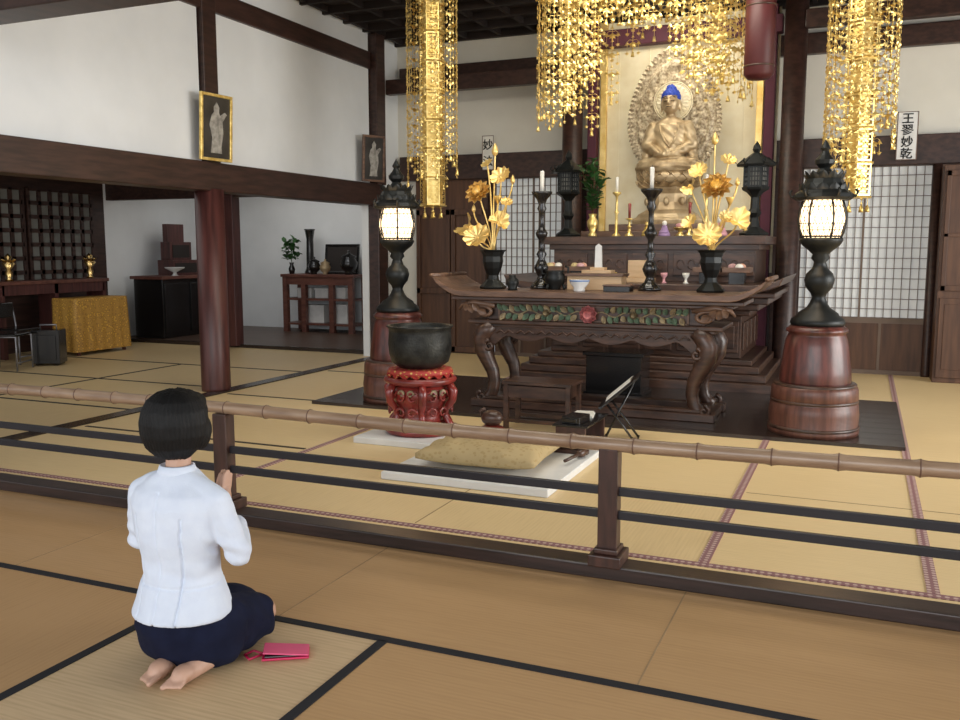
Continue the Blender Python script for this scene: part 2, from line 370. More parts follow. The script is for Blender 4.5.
for (a,b) in((8.2,9.35),(9.45,10.6)):
    w.b2(-11.13,-11.12,a,b,.95,2.35,0)
    for i in range(7): y=a+(b-a)*i/6; w.b2(-11.13,-11.09,y-.028,y+.028,.95,2.35,1)
    for i in range(8): z=.95+1.4*i/7; w.b2(-11.13,-11.09,a,b,z-.03,z+.03,1)
struct('window_4',w,[PAPER2,WOOD_D])
# ------------------------------------------------------------ railing
ra=th('railing','low railing with bamboo top rail and black slats','railing',(0,3.9,0))
q=MB(); q.b2(-6.2,6,-.07,.07,0,.065); q.b2(-6.2,6,.10,.15,0,.03); mk('sill',q,WOOD_DX,ra,bevel=.006)
for x in(-5.38,-3.2,-1.02,1.16,3.34):
    q=MB(); q.b2(x-.045,x+.045,-.04,.04,.065,.60); q.b2(x-.075,x+.075,-.09,.09,.06,.115); q.b2(x-.055,x+.055,-.065,.065,.115,.14)
    mk('post',q,WOOD_R,ra,bevel=.006)
for z in(.40,.29):
    q=MB(); q.b2(-6.15,6,-.012,.012,z-.02,z+.02); mk('slat',q,SLAT,ra,bevel=.003)
x=-6.2
q=MB(); pts=[]; rad=[]
while x<6:
    L=.26+.05*R.random()
    for t,rr in((0,.038),(.012,.0350),(.03,.0325),(L-.03,.0325),(L-.012,.0345)):
        pts.append((x+t,0.012*sin((x+t)*1.3),.625+.008*sin((x+t)*1.1))); rad.append(rr)
    q.tube([(x-.003,0.012*sin(x*1.3),.625+.008*sin(x*1.1)),(x+.003,0.012*sin(x*1.3),.625+.008*sin(x*1.1))],.0385,16,1)
    x+=L
q.tube(pts,rad,16,0); mk('bamboo_rail',q,[BAMBOO,BAMBOO_N],ra)
# ------------------------------------------------------------ altar table
at=th('altar_table','long carved dark wooden altar table with upturned ends and curled legs','altar table',(CX-.02,8.0,.03))
Z=-.03
q=MB()
top=[];bot=[]
for i in range(41):
    u=-1+2*i/40; x=u*1.52; e=max(0,(abs(u)-.80)/.20); rise=.14*e**1.7
    top.append((x,1.11+rise+Z)); bot.append((x*(1-.035*e),1.055+rise*.85+Z))
q.prism(top+bot[::-1],-.42,.34,'y')
mk('table_top',q,WOOD_AL,at,bevel=.006)
for x in(-1.51,1.51):
    q=MB(); q.tube([(x,-.43,1.245+Z),(x,.35,1.245+Z)],.02,10)
    mk('end_scroll',q,WOOD_AL,at)
q=MB(); q.b2(-1.33,1.33,-.38,.31,1.02+Z,1.055+Z); q.b2(-1.24,1.24,-.35,.30,.99+Z,1.02+Z)
q.b2(-1.0,1.0,-.30,.28,.84+Z,.99+Z); q.b2(-1.16,1.16,-.37,.31,.805+Z,.84+Z); q.b2(-1.1,1.1,-.34,.30,.775+Z,.805+Z)
mk('moulded_frame',q,WOOD_A,at,bevel=.008)
for sx in(-1,1):
    q=MB()
    P=[];Q=[]
    for i in range(22):
        t=i/21; a=t*2.2*pi; rr=.09*(1-t*.8)
        P.append((sx*(1.02+rr*cos(a)*1.4),-.34,.91+Z+rr*sin(a)*.75)); Q.append(.022-.010*t)
    q.tube(P,Q,8)
    q.tube([(sx*.9,-.34,.97+Z),(sx*1.1,-.35,1.0+Z),(sx*1.22,-.35,.98+Z),(sx*1.26,-.35,.93+Z)],[.02,.03,.022,.01],8)
    for k in range(4): q.petal(TR(sx*(.98+.07*k),-.36,.90+Z+.02*(k%2))@RX(pi/2)@RZ(-sx*(1.2-.5*k)),.09,.05,.3,.2)
    mk('corner_bracket',q,WOOD_AL,at)
q=MB(); q.b2(-.86,.86,-.315,-.30,.85+Z,.985+Z,0)
q.b2(-.87,.87,-.325,-.30,.845+Z,.858+Z,4); q.b2(-.87,.87,-.325,-.30,.975+Z,.988+Z,4)
for x in(-.865,.865): q.b2(x-.008,x+.008,-.325,-.30,.85+Z,.985+Z,4)
rf=random.Random(3)
FZ=.917+Z
for sx in(-1,1):
    q.tube([(sx*(.05+.78*i/24),-.322,FZ+.022*sin(i*.9)) for i in range(25)],.007,6,2)
    for k in range(26):
        x=.12+.71*k/25; side=1 if k%2 else -1
        M=TR(sx*x,-.326,FZ+.012*side)@RX(pi/2)@RZ(-sx*(pi/2-side*(.7+.5*rf.random())))
        q.petal(M,.06+.02*rf.random(),.040,.5,.2,1 if k%3 else 2)
for c0,r0 in(((0,FZ),.075),((-.40,FZ),.032),((.40,FZ),.032)):
    for row,(n,rr,L) in enumerate(((9,.25,.85),(8,.1,.7),(6,.02,.5))):
        for i in range(n):
            a=2*pi*(i+.5*row)/n
            q.petal(TR(c0[0],-.332-.012*row,c0[1])@RX(pi/2)@RZ(a)@TR(0,r0*rr,0),r0*L,r0*.75,.6,.35,3 if c0[0]==0 else 2)
mk('carved_frieze',q,[WOOD_A,CARVG,CARVY,PINK,WOOD_AL],at,label='carved frieze with pink peony among green leaves')
q=MB(); pl=[(-1.0,.78+Z),(1.0,.78+Z)]
N=60
for i in range(N+1):
    x=1.0-2.0*i/N; u=abs(x); z=.70 - .05*abs(sin(x*pi*2.6)) - (.10 if u>.82 else 0)*((u-.82)/.18)
    pl.append((x,z+Z))
q.prism(pl,-.335,-.30,'y'); q.prism(pl,.24,.27,'y')
for i in range(9):
    x=-.8+.2*i; q.tube([(x-.09,-.34,.72+Z),(x-.04,-.345,.75+Z),(x,-.345,.72+Z),(x+.04,-.345,.75+Z),(x+.09,-.34,.72+Z)],.010,6)
mk('scalloped_apron',q,WOOD_A,at,bevel=.004)
for sx in(-1,1):
    for sy in(-.31,.24):
        q=MB()
        P=[(.93,.80),(1.0,.74),(1.04,.66),(1.03,.56),(.98,.46),(.93,.36),(.915,.26),(.93,.17),(.97,.11),(1.02,.085)]
        Q=[.07,.085,.09,.082,.072,.062,.055,.055,.058,.05]
        q.tube([(sx*a,sy,b+Z) for a,b in P],Q,12)
        for (cx,cz,r0) in((.95,.60,.055),(1.03,.12,.05)):
            PP=[];n=18
            for i in range(n):
                t=i/(n-1); a=-t*2.4*pi+pi/2; rr=r0*(1-.8*t); PP.append((sx*(cx+rr*cos(a)),sy-.05 if sy<0 else sy+.04,cz+Z+rr*sin(a)))
            q.tube(PP,[.02*(1-.4*i/(n-1)) for i in range(n)],8)
        mk('leg',q,WOOD_A,at)
q=MB(); q.b2(-1.12,1.12,-.40,-.24,0,.07); q.b2(-1.12,1.12,.17,.31,0,.07); q.b2(-1.10,-.94,-.24,.24,0,.065); q.b2(.94,1.10,-.24,.24,0,.065); q.b2(-1.0,1.0,-.37,-.27,.07,.10)
mk('base_stretcher',q,WOOD_A,at,bevel=.008)
# ------------------------------------------------------------ altar dais
ad=th('altar_dais','tall stepped dark wooden altar dais carrying the gold statue','altar',(CX,0,0))
YE=11.14
q=MB()
for hx,y0,z0,z1 in((1.42,9.40,0,.12),(1.34,9.46,.12,.2),(1.26,9.52,.2,.28),(1.18,9.58,.28,.34)): q.b2(-hx,hx,y0,YE,z0,z1)
mk('stepped_base',q,WOOD_A,ad,bevel=.012)
q=MB(); q.b2(-1.05,1.05,9.68,YE,.34,.8)
for i in range(6):
    x=-.875+.35*i; q.b2(x-.15,x+.15,9.655,9.68,.4,.74); q.b2(x-.11,x+.11,9.64,9.66,.45,.69)
for i in range(4):
    for sx in(-1,1): q.b2(sx*1.06-.012,sx*1.06+.012,9.75+.35*i,10.03+.35*i,.42,.72)
mk('panelled_waist',q,WOOD_A,ad,bevel=.01)
q=MB()
for hx,y0,z0,z1 in((1.14,9.6,.8,.86),(1.23,9.52,.86,.93),(1.33,9.43,.93,1.0),(1.40,9.36,1.0,1.05)): q.b2(-hx,hx,y0,YE,z0,z1)
pr=[];bt=[]
for i in range(31):
    u=-1+2*i/30; e=max(0,(abs(u)-.8)/.2); pr.append((u*1.48,1.13+.08*e**2)); bt.append((u*1.44,1.05+.07*e**2))
q.prism(pr+bt[::-1],9.28,YE,'y')
mk('cornice',q,WOOD_A,ad,bevel=.01)
q=MB(); q.b2(-1.13,1.13,10.0,YE,1.13,1.5)
for i in range(5):
    x=-.92+.46*i; q.b2(x-.2,x+.2,9.975,10.0,1.2,1.44)
    for k in range(3):
        PP=[(x+(-.12+.12*k)+.04*cos(t*.5),9.968,1.32+.05*sin(t*.5)) for t in range(11)]; q.tube(PP,.008,5)
q.b2(-1.17,1.17,9.95,YE,1.48,1.54); q.b2(-1.24,1.24,9.9,YE,1.54,1.63)
mk('upper_step',q,WOOD_A,ad,bevel=.01)
q=MB(); q.b2(-.95,.95,10.45,YE,1.63,1.70); q.b2(-.62,.62,10.50,YE,1.70,1.78)
mk('statue_step',q,WOOD_AL,ad,bevel=.01)
gb=th('gold_backdrop','cream and gold backdrop framed by dark maroon posts behind statue','backdrop',(CX,11.5,0))
q=MB(); q.b2(-1.16,1.16,-.02,.02,1.2,CZ-.1)
for i in range(7): q.b2(-1.16+.387*i-.005,-1.16+.387*i+.005,-.026,-.02,1.2,CZ-.1)
mk('gold_panel',q,GOLDW,gb)
q=MB(); q.b2(-1.16,1.16,-.02,.02,0,1.2); mk('plinth_board',q,WOOD_D,gb)
for sx in(-1,1):
    q=MB(); q.b2(sx*1.08-.06,sx*1.08+.06,-.18,-.05,0,CZ-.1); mk('maroon_post',q,MAROON,gb,bevel=.01)
    q=MB(); q.b2(sx*.96-.04,sx*.96+.04,-.09,-.03,1.2,CZ-.1); mk('gilt_strip',q,GOLDL,gb,bevel=.005)
q=MB(); q.b2(-1.2,1.2,-.20,-.04,4.0,4.2); mk('head_beam',q,MAROON,gb,bevel=.01)
# ------------------------------------------------------------ Buddha
BY=10.83
bd=th('buddha_statue','seated gold buddha with blue hair before a carved halo','statue',(CX+.02,BY,1.78))
q=MB(); q.lathe([(.44,0),(.46,.05),(.40,.08),(.37,.12),(.27,.17),(.23,.26),(.24,.36),(.31,.41),(.33,.45)],n=8,sy=.57,sm=False,off=pi/8)
for i in range(8):
    a=2*pi*i/8; q.ell((.26*cos(a),.15*sin(a),.27),(.035,.03,.05),8,6)
mk('pedestal_base',q,GOLDS,bd,bevel=.006)
q=MB()
for row,(rr,z,n,tl) in enumerate(((.27,.43,18,.5),(.29,.48,18,.9),(.31,.52,18,1.2))):
    for i in range(n):
        a=2*pi*(i+.5*row)/n
        q.petal(Matrix.Diagonal((1.12,.75,1,1))@RZ(a)@TR(0,rr*.85,z)@RX(tl*.6),.145,.115,-.3,.35,0)
q.lathe([(.25,.44),(.37,.52),(.37,.58),(.35,.61)],n=32,sy=.68)
mk('lotus_petals',q,GOLDS,bd)
b=MB(); z0=.53; SB=.93; LZ=.114
# smooth crossed-leg base, torso and arms meeting in the lap
b.loft([(0,-.03,z0+.0,.40,.24),(0,-.03,z0+.06,.44,.27),(0,-.03,z0+.12,.41,.25),(0,-.02,z0+.18,.30,.19)],30)
b.cap((-.30,-.12,z0+.09),(.10,-.22,z0+.10),.080,.065); b.cap((.30,-.12,z0+.09),(-.10,-.21,z0+.08),.080,.065)
b.loft([(0,0,z0+.10,.25,.17),(0,0,z0+.22,.205,.145),(0,0,z0+.35,.195,.13),(0,0,z0+.48,.225,.13),(0,0,z0+.58,.235,.125),(0,0,z0+.64,.17,.10),(0,0,z0+.69,.08,.07)],28)
b.cap((0,0,z0+.62),(0,-.01,z0+.76),.065,.06)
for s in(-1,1):
    b.cap((s*.215,0,z0+.565),(s*.285,-.03,z0+.34),.082,.078); b.cap((s*.285,-.03,z0+.34),(s*.10,-.20,z0+.215),.078,.05)
    b.cap((s*.10,-.20,z0+.21),(s*.02,-.25,z0+.20),.045,.034)
    for k in range(4): b.cap((s*.035,-.265,z0+.185+.013*k),(-s*.03,-.278,z0+.185+.013*k),.010,.008,8)
    b.cap((s*.028,-.262,z0+.235),(0,-.268,z0+.26),.011,.009,8)
    b.cap((s*.27,.0,z0+.30),(s*.31,-.04,z0+.14),.07,.06)
hz=z0+.87
b.ell((0,-.02,hz),(.112,.122,.15),20,14); b.ell((0,-.05,hz-.07),(.092,.088,.08))
b.cap((0,-.14,hz+.02),(0,-.160,hz-.025),.013,.022,8)
for s in(-1,1):
    b.ell((s*.115,0,hz-.04),(.018,.03,.08)); b.cap((s*.02,-.139,hz+.042),(s*.075,-.120,hz+.047),.010,.007,6); b.cap((s*.025,-.142,hz+.010),(s*.065,-.128,hz+.007),.012,.009,6)
b.cap((-.03,-.144,hz-.067),(.03,-.144,hz-.067),.012,.012,8)
def bdisp(co):
    z=co.z-z0; d=0
    if z<.60:
        if abs(co.x)>.20 and z>.22: d=.004*sin(60*(z+.5*abs(co.x)))
        elif z<.2: d=.005*sin(60*(z+.25*abs(co.x)))
        else: d=.004*sin(52*(z+.8*co.x))
    return d
def sc(o): o.scale=(SB,SB,SB); o.location=(0,0,LZ); return o
sc(mk('body',blob('buddha_body',b,GOLDS,.0085,5,bdisp),GOLDS,bd))
q=MB()
for s in(-1,1):
    q.tube([(s*.025,-.150,hz+.004),(s*.045,-.147,hz+.001),(s*.066,-.137,hz+.004)],.004,6)
    q.tube([(s*.018,-.148,hz+.048),(s*.045,-.146,hz+.056),(s*.078,-.130,hz+.045)],.004,6)
q.tube([(-.03,-.153,hz-.066),(0,-.157,hz-.068),(.03,-.153,hz-.066)],.004,6)
sc(mk('painted_face_line',q,INK,bd))
b=MB(); b.ell((0,0,hz+.060),(.124,.130,.115),20,12); b.ell((0,0,hz+.165),(.068,.07,.06))
h=blob('buddha_hair',b,BLUE,.010,2,lambda co:.006*sin(co.x*160)*sin(co.z*160))
bm=bmesh.new(); bm.from_mesh(h)
bmesh.ops.delete(bm,geom=[v for v in bm.verts if v.co.y<-.085 and v.co.z<hz+.065 or v.co.z<hz-.03],context='VERTS'); bm.to_mesh(h); bm.free()
sc(mk('hair',h,BLUE,bd))
q=MB(); q.tube([(-.12,-.10,z0+.60),(-.10,-.135,z0+.5),(-.04,-.148,z0+.38),(.03,-.155,z0+.30)],.013,8); q.tube([(.12,-.10,z0+.60),(.12,-.13,z0+.5),(.08,-.142,z0+.4),(.02,-.155,z0+.3)],.013,8)
sc(mk('robe_edge',q,GOLDS,bd))
q=MB(); n=96; rings=26; vs=[];fs=[]
HC=1.22; HR=.54
for j in range(rings+1):
    t=j/rings
    for i in range(n):
        a=2*pi*i/n+pi/2
        up=max(0,sin(a)); rr=HR+.15*up**4-.02*max(0,-sin(a))
        x=rr*cos(a)*t; z=rr*sin(a)*t*1.20
        dep=-.008*sin(t*rings*1.3)-.008*sin(a*24+t*16)*(t>.42)-.020*noise.noise(Vector((x*16,z*16,3)))
        if .80<t<.84: dep-=.015
        vs.append((x,.22+dep-.04*t*t*up,z+HC))
for j in range(rings):
    for i in range(n): k=(i+1)%n; fs.append((j*n+i,j*n+k,(j+1)*n+k,(j+1)*n+i))
q.add(vs,fs,0,True)
for i in range(60):
    a=-.8+(pi+1.6)*i/59; up=max(0,sin(a)); rr=HR+.15*up**4
    q.petal(TR(rr*cos(a),.21-.04*up,HC+rr*sin(a)*1.20)@RY(-(a-pi/2))@RX(pi/2)@TR(0,-.04,0),.070,.055,.3,.05,0)
mk('halo',q,HALO,bd)
q=MB()
for rr in(.225,.245): q.tube([(rr*cos(2*pi*i/40),.125,hz+.03+rr*sin(2*pi*i/40)) for i in range(41)],.007,6)
k0=len(q.v); q.lathe([(.215,0),(.22,.01),(.215,.02)],n=40)
for v in q.v[k0:]: v.x,v.y,v.z=v.x,.125+v.z,hz+.03+v.y
for i in range(24):
    a=2*pi*i/24; q.petal(TR(.12*cos(a),.122,hz+.03+.12*sin(a))@RY(-(a-pi/2))@RX(pi/2),.09,.035,.15,.05)
sc(mk('head_halo',q,GOLDW,bd))
# ------------------------------------------------------------ hexagonal black lanterns on dais
def ped_lantern():
    t=th('standing_lantern','black lacquered hexagonal lantern standing on the altar dais','lantern',(-3.26,10.3,1.63),group='black altar lanterns')
    q=MB(); q.lathe([(.15,0),(.16,.03),(.11,.06),(.06,.1),(.045,.2),(.075,.25),(.05,.3),(.045,.42),(.09,.47),(.14,.5),(.15,.53)],n=6,sm=False); mk('stem',q,BRONZE,t,bevel=.004)
    q=MB(); q.lathe([(.12,.53),(.12,.75)],n=6,sm=False,mi=1)
    for i in range(6):
        a=2*pi*i/6; q.box((.12*cos(a),.12*sin(a),.64),(.024,.024,.22))
        for f_ in(.25,.5,.75):
            b_=2*pi*(i+1)/6; x=.12*(cos(a)*(1-f_)+cos(b_)*f_); y=.12*(sin(a)*(1-f_)+sin(b_)*f_); q.box((x,y,.64),(.012,.012,.22))
    for z in(.54,.59,.64,.69,.74): q.lathe([(.126,z-.007),(.126,z+.007)],n=6,sm=False)
    mk('light_chamber',q,[BRONZE,PAPER2],t)
    q=MB(); q.lathe([(.2,.75),(.21,.77),(.13,.83),(.06,.88),(.03,.90),(.045,.93),(.035,.97),(.0,1.02)],n=6,sm=False)
    for i in range(6): a=2*pi*i/6; q.tube([(.12*cos(a),.12*sin(a),.84),(.2*cos(a),.2*sin(a),.775),(.225*cos(a),.225*sin(a),.80),(.215*cos(a),.215*sin(a),.825)],.009,6)
    mk('roof',q,BRONZE,t)
    return t
l=ped_lantern(); dup(l,loc=(-1.13,10.3,1.63))
# ------------------------------------------------------------ candlesticks
def cstick(loc):
    t=th('candlestick','tall turned black candlestick holding a white candle','candlestick',loc,group='tall black candlesticks')
    q=MB(); q.lathe([(.105,0),(.11,.02),(.085,.05),(.05,.08),(.035,.12),(.055,.16),(.07,.2),(.05,.25),(.028,.29),(.05,.33),(.028,.37),(.024,.46),(.05,.5),(.06,.53),(.035,.57),(.024,.62),(.024,.72),(.045,.76),(.03,.8),(.05,.85),(.095,.9),(.1,.92),(.03,.925)],n=28)
    mk('stem',q,LACQ,t)
    q=MB(); q.lathe([(.018,.92),(.019,1.0),(.021,1.10),(.016,1.115)],n=16); q.lathe([(.003,1.11),(.003,1.135)],n=6,mi=1); mk('candle',q,[CANDLE,INK],t)
    return t
cs=cstick((-2.85,8.18,1.11)); dup(cs,loc=(-1.8,8.18,1.11))
# ------------------------------------------------------------ gold lotus arrangements
def disc_leaf(q,c,nrm,r,mi=0,fold=.0,seed=0):
    nrm=Vector(nrm).normalized(); M=TR(*c)@nrm.to_track_quat('Z','Y').to_matrix().to_4x4()@RZ(seed)
    n=40;rg=6;vs=[];fs=[]
    for j in range(rg+1):
        t=j/rg
        for i in range(n):
            a=2*pi*i/n; rr=r*t*(1+.07*sin(10*a)*t); z=r*(.28*t*t-.08)+.12*r*t*t*sin(10*a+1)+fold*r*t*cos(2*a)
            vs.append(M@Vector((rr*cos(a),rr*sin(a),z)))
    for j in range(rg):
        for i in range(n): k=(i+1)%n; fs.append((j*n+i,j*n+k,(j+1)*n+k,(j+1)*n+i))
    q.add(vs,fs,mi,True)
def lotus_flower(q,c,nrm,r,open_=1.0):
    nrm=Vector(nrm).normalized(); M=TR(*c)@nrm.to_track_quat('Z','Y').to_matrix().to_4x4()
    for row,(n,tl) in enumerate(((12,.05),(10,.30),(8,.60))):
        for i in range(n):
            q.petal(M@RZ(2*pi*(i+.5*row)/n)@TR(0,r*.12,row*.01)@RX(tl),r*(1-.2*row),r*.46,.5,.2)
    q.lathe([(.01,-r*.1),(r*.24,.0),(r*.26,r*.12),(.01,r*.14)],c,10)
def arrangement(loc,items,label,rz=0):
    t=th('gold_lotus_arrangement',label,'altar flowers',loc,group='gilt lotus flower arrangements')
    q=MB(); q.lathe([(.12,0),(.13,.02),(.10,.05),(.06,.09),(.055,.13),(.085,.2),(.10,.26),(.095,.31),(.11,.35),(.13,.37),(.12,.375),(.09,.34)],n=8,sm=False,off=pi/8); mk('vase',q,BRONZE,t,bevel=.004)
    for kind,p,nn,r in items:
        s=MB(); P0=Vector((p[0]*.06,p[1]*.06,.34)); P3=Vector(p)
        P1=P0+Vector((p[0]*.05,0,(P3.z-.36)*.5)); P2=P3-Vector(nn).normalized()*.05+Vector((0,0,-.12))
        pts=[]
        for i in range(13):
            u=i/12; pts.append(P0*(1-u)**3+P1*3*u*(1-u)**2+P2*3*u*u*(1-u)+P3*u**3)
        s.tube(pts,.008,6); mk('stem',s,GOLDL,t)
        s=MB()
        if kind=='leaf': disc_leaf(s,p,nn,r,0,.0,r*7); mk('leaf',s,GOLDL,t)
        elif kind=='fold': disc_leaf(s,p,nn,r,0,.45,r*9); mk('leaf',s,GOLDL,t)
        elif kind=='flower': lotus_flower(s,p,nn,r); mk('flower',s,GOLDL,t)
        elif kind=='bud':
            s.lathe([(.0,-r),(r*.5,-r*.5),(r*.6,0),(r*.35,r*.8),(0,r*1.4)],p,12); mk('bud',s,GOLDL,t)
        elif kind=='pod':
            s.lathe([(.01,-r),(r*.9,r*.6),(r*.9,r*.7),(r*.7,r*.72)],p,14); mk('seed_pod',s,GOLDL,t)
    return t
arrangement((-3.28,8.0,1.11),[('bud',(.02,0,1.30),(0,0,1),.055),('leaf',(.09,-.03,1.06),(-.1,-.8,.6),.10),('flower',(-.12,-.05,.90),(-.1,-.8,.5),.12),('fold',(-.27,0,.60),(-.6,-.6,.5),.11),('leaf',(-.12,-.1,.50),(0,-.8,.6),.13),('pod',(.05,0,.85),(0,0,1),.045),('bud',(.20,0,1.02),(0,0,1),.04),('fold',(.07,-.02,.64),(.5,-.6,.6),.10),('leaf',(-.04,-.05,1.18),(-.3,-.6,.7),.06),('leaf',(.14,0,.82),(.3,-.6,.7),.06),('bud',(-.2,0,.76),(0,0,1),.035)],'gilt lotus blossoms and leaves in a dark bronze vase')
arrangement((-1.24,8.1,1.11),[('bud',(0,0,1.32),(0,0,1),.05),('leaf',(-.13,-.02,1.06),(-.2,-.8,.6),.085),('flower',(.04,-.08,.90),(.0,-.8,.5),.125),('leaf',(.12,-.02,1.14),(.3,-.6,.7),.07),('fold',(.22,-.05,.62),(.5,-.7,.5),.11),('leaf',(-.19,-.05,.62),(-.4,-.7,.6),.075),('leaf',(-.02,-.12,.50),(0,-.8,.6),.125),('fold',(-.2,0,.92),(-.6,-.5,.5),.075),('pod',(.14,0,.8),(0,0,1),.04),('bud',(.2,0,.95),(0,0,1),.035),('leaf',(.12,-.08,.66),(.2,-.8,.5),.055)],'gilt lotus blossoms on tall stems in a dark bronze vase')
# ------------------------------------------------------------ items on table
q=MB(); q.lathe([(.05,0),(.055,.015),(.05,.03),(.085,.075),(.09,.10),(.085,.105),(.04,.05)],n=24); q.lathe([(.092,.09),(.092,.102)],n=24,mi=1)
mk('porcelain_bowl',q,[WHITE,mat('blue_glaze',(.12,.25,.55),.3)],loc=(-2.36,7.82,1.11),label='small white and blue porcelain bowl on the altar table',cat='bowl')
t=th('offering_box','pale wooden offering box with a slotted lid on the altar table','box',(-2.30,8.18,1.11))
q=MB(); q.b2(-.26,.26,-.1,.1,0,.13); mk('body',q,WOOD_L,t,bevel=.006)
q=MB(); q.b2(-.28,.28,-.12,.12,.13,.155); mk('lid',q,WOOD_AL,t,bevel=.004)
t=th('memorial_tablet','small pale upright tablet on a stepped wooden stand','tablet',(-2.28,8.16,1.266))
q=MB(); q.b2(-.14,.14,-.08,.08,0,.03); q.b2(-.07,.07,-.05,.05,.03,.055); mk('stand',q,WOOD_L,t,bevel=.003)
q=MB(); q.prism([(-.035,.05),(.035,.05),(.03,.25),(.0,.275),(-.03,.25)],-.01,.01); mk('tablet',q,WHITE,t)
q=MB(); q.lathe([(.06,.0),(.05,.02),(.09,.06),(.10,.12),(.08,.16),(.095,.18),(.08,.18)],n=24)
for i in range(3): a=i*2.09; q.tube([(.07*cos(a),.07*sin(a),.06),(.1*cos(a),.1*sin(a),.02),(.085*cos(a),.085*sin(a),0)],.014,8)
for s in(-1,1): q.tube([(s*.08,0,.14),(s*.13,0,.15),(s*.13,0,.21),(s*.10,0,.22)],.011,8)
mk('incense_burner',q,BRONZE,loc=(-2.68,8.08,1.11),label='small dark bronze three-legged incense burner',cat='incense burner')
dark=th('sutra_box','flat dark lacquered box lying on the altar table','box',(-2.02,7.9,1.11))
q=MB(); q.b2(-.12,.12,-.08,.08,0,.05); mk('body',q,LACQ,dark,bevel=.004)
q=MB(); q.b2(-.125,.125,-.085,.085,.05,.065); mk('lid',q,WOOD_AL,dark,bevel=.003)
q=MB(); q.lathe([(.05,0),(.04,.02),(.06,.06),(.055,.10),(.03,.12),(.035,.14)],n=20)
mk('small_jar',q,BRONZE,loc=(-3.0,7.8,1.11),label='small dark bronze jar on the altar table',cat='jar')
def vase_plant(loc):
    t=th('leafy_branch_vase','green leafy branches in a gold vase','vase',loc)
    q=MB(); q.lathe([(.05,0),(.055,.02),(.03,.05),(.06,.12),(.065,.17),(.035,.22),(.05,.26),(.03,.25)],n=20); mk('vase',q,GOLD,t)
    q=MB()
    for k in range(22):
        a=R.random()*6.28; L=.28+.35*R.random(); sp=.05+.12*R.random()
        q.tube([(sp*cos(a)*u**1.3,sp*sin(a)*u**1.3,.22+L*u) for u in(0,.33,.66,1)],.004,5)
        for j in range(9):
            u=.25+.75*j/8; p=(sp*cos(a)*u**1.3,sp*sin(a)*u**1.3,.22+L*u)
            q.petal(TR(*p)@RZ(R.random()*6.28)@RX(.3+R.random()*.6),.10,.055,.2,-.2,1,3,2)
    mk('foliage',q,[WOOD_B,GREEN],t)
vase_plant((-2.90,10.1,1.63))
def gstick(loc,h,c,lab):
    t=th('altar_candle',lab,'candle',loc)
    q=MB(); q.lathe([(.05,0),(.05,.015),(.02,.04),(.015,h*.5),(.03,h*.55),(.015,h*.6),(.015,h*.9),(.05,h*.97),(.045,h),(.01,h)],n=16); mk('stick',q,GOLD,t)
    q=MB(); q.lathe([(.014,h-.005),(.018,h+.16),(.004,h+.17)],n=12); mk('candle',q,c,t)
gstick((-2.62,10.1,1.63),.5,CANDLE,'slender gold candlestick with white candle beside the statue')
gstick((-1.62,10.1,1.63),.5,CANDLE,'slender gold candlestick with white candle near the pink silk')
gstick((-2.45,10.02,1.63),.2,RED,'short gold candlestick with red candle')
gstick((-1.78,10.02,1.63),.2,RED,'short gold candlestick with red candle near the silk bundle')
def figure(loc,m1,m2,lab,s=1):
    q=MB(); q.lathe([(.09*s,0),(.085*s,.03*s),(.05*s,.1*s),(.035*s,.15*s),(.02*s,.16*s)],n=14,mi=0); q.ell((0,0,.19*s),(.035*s,.035*s,.04*s),mi=1); q.ell((0,-.05*s,.06*s),(.07*s,.04*s,.03*s),mi=0)
    mk('figurine',q,[m1,m2],loc=loc,label=lab,cat='figurine')
figure((-2.05,10.0,1.63),PURP,CANDLE,'small figurine wrapped in pale purple silk on the altar',.75)
figure((-1.45,10.02,1.63),PINKS,CANDLE,'small figurine wrapped in pink silk on the altar',.9)
figure((-2.25,10.02,1.63),GOLD,GOLD,'small gilt figurine on the altar',.7)
q=MB(); q.lathe([(.07,0),(.03,.03),(.025,.06),(.08,.09),(.09,.1)],n=20); q.ell((0,0,.12),(.06,.06,.03),mi=1)
mk('offering_dish',q,[GOLD,PINKS],loc=(-1.92,10.25,1.63),label='gold footed dish with pink offerings',cat='dish')
for x in(-3.2,-2.9,-1.5,-1.2):
    t=th('offering_stand','dark footed offering tray on the lower altar step','tray',(x,9.6,1.13),group='offering trays')
    q=MB(); q.b2(-.08,.08,-.08,.08,0,.12); mk('foot',q,LACQ,t,bevel=.004)
    q=MB(); q.b2(-.13,.13,-.12,.12,.12,.14); q.b2(-.13,.13,-.13,-.12,.12,.17); q.b2(-.13,.13,.12,.13,.12,.17); q.b2(-.14,-.13,-.13,.13,.12,.17); q.b2(.13,.14,-.13,.13,.12,.17); mk('tray',q,WOOD_AL,t,bevel=.003)
oc=[(.80,.76,.68),(.62,.32,.22),(.66,.52,.26),(.62,.36,.36)]
OM=[mat('offering_colour_%s'%nm,c_,.5) for nm,c_ in zip(('cream','orange','yellow','pink'),oc)]
for k,x in enumerate((-3.2,-2.9,-1.5,-1.2)):
    for j in range(3):
        q=MB(); a=j*2.1+k; q.ell((0,0,.035),(.045,.045,.035),12,8)
        mk('offering_fruit',q,OM[(k+j)%4],loc=(x+.055*cos(a),9.6+.055*sin(a),1.27),label='round offering fruit on a dark footed tray',cat='fruit',group='fruit on the offering trays')
for k,x in enumerate((-2.7,-2.5,-1.95,-1.72)):
    q=MB(); q.lathe([(.035,0),(.014,.02),(.014,.05),(.035,.08),(.038,.11),(.03,.105)],n=18)
    mk('footed_cup',q,[CANDLE,GOLDP,PINKS,CANDLE][k],loc=(x,9.55,1.13),label='small footed offering cup on the lower altar step',cat='cup',group='small footed cups')
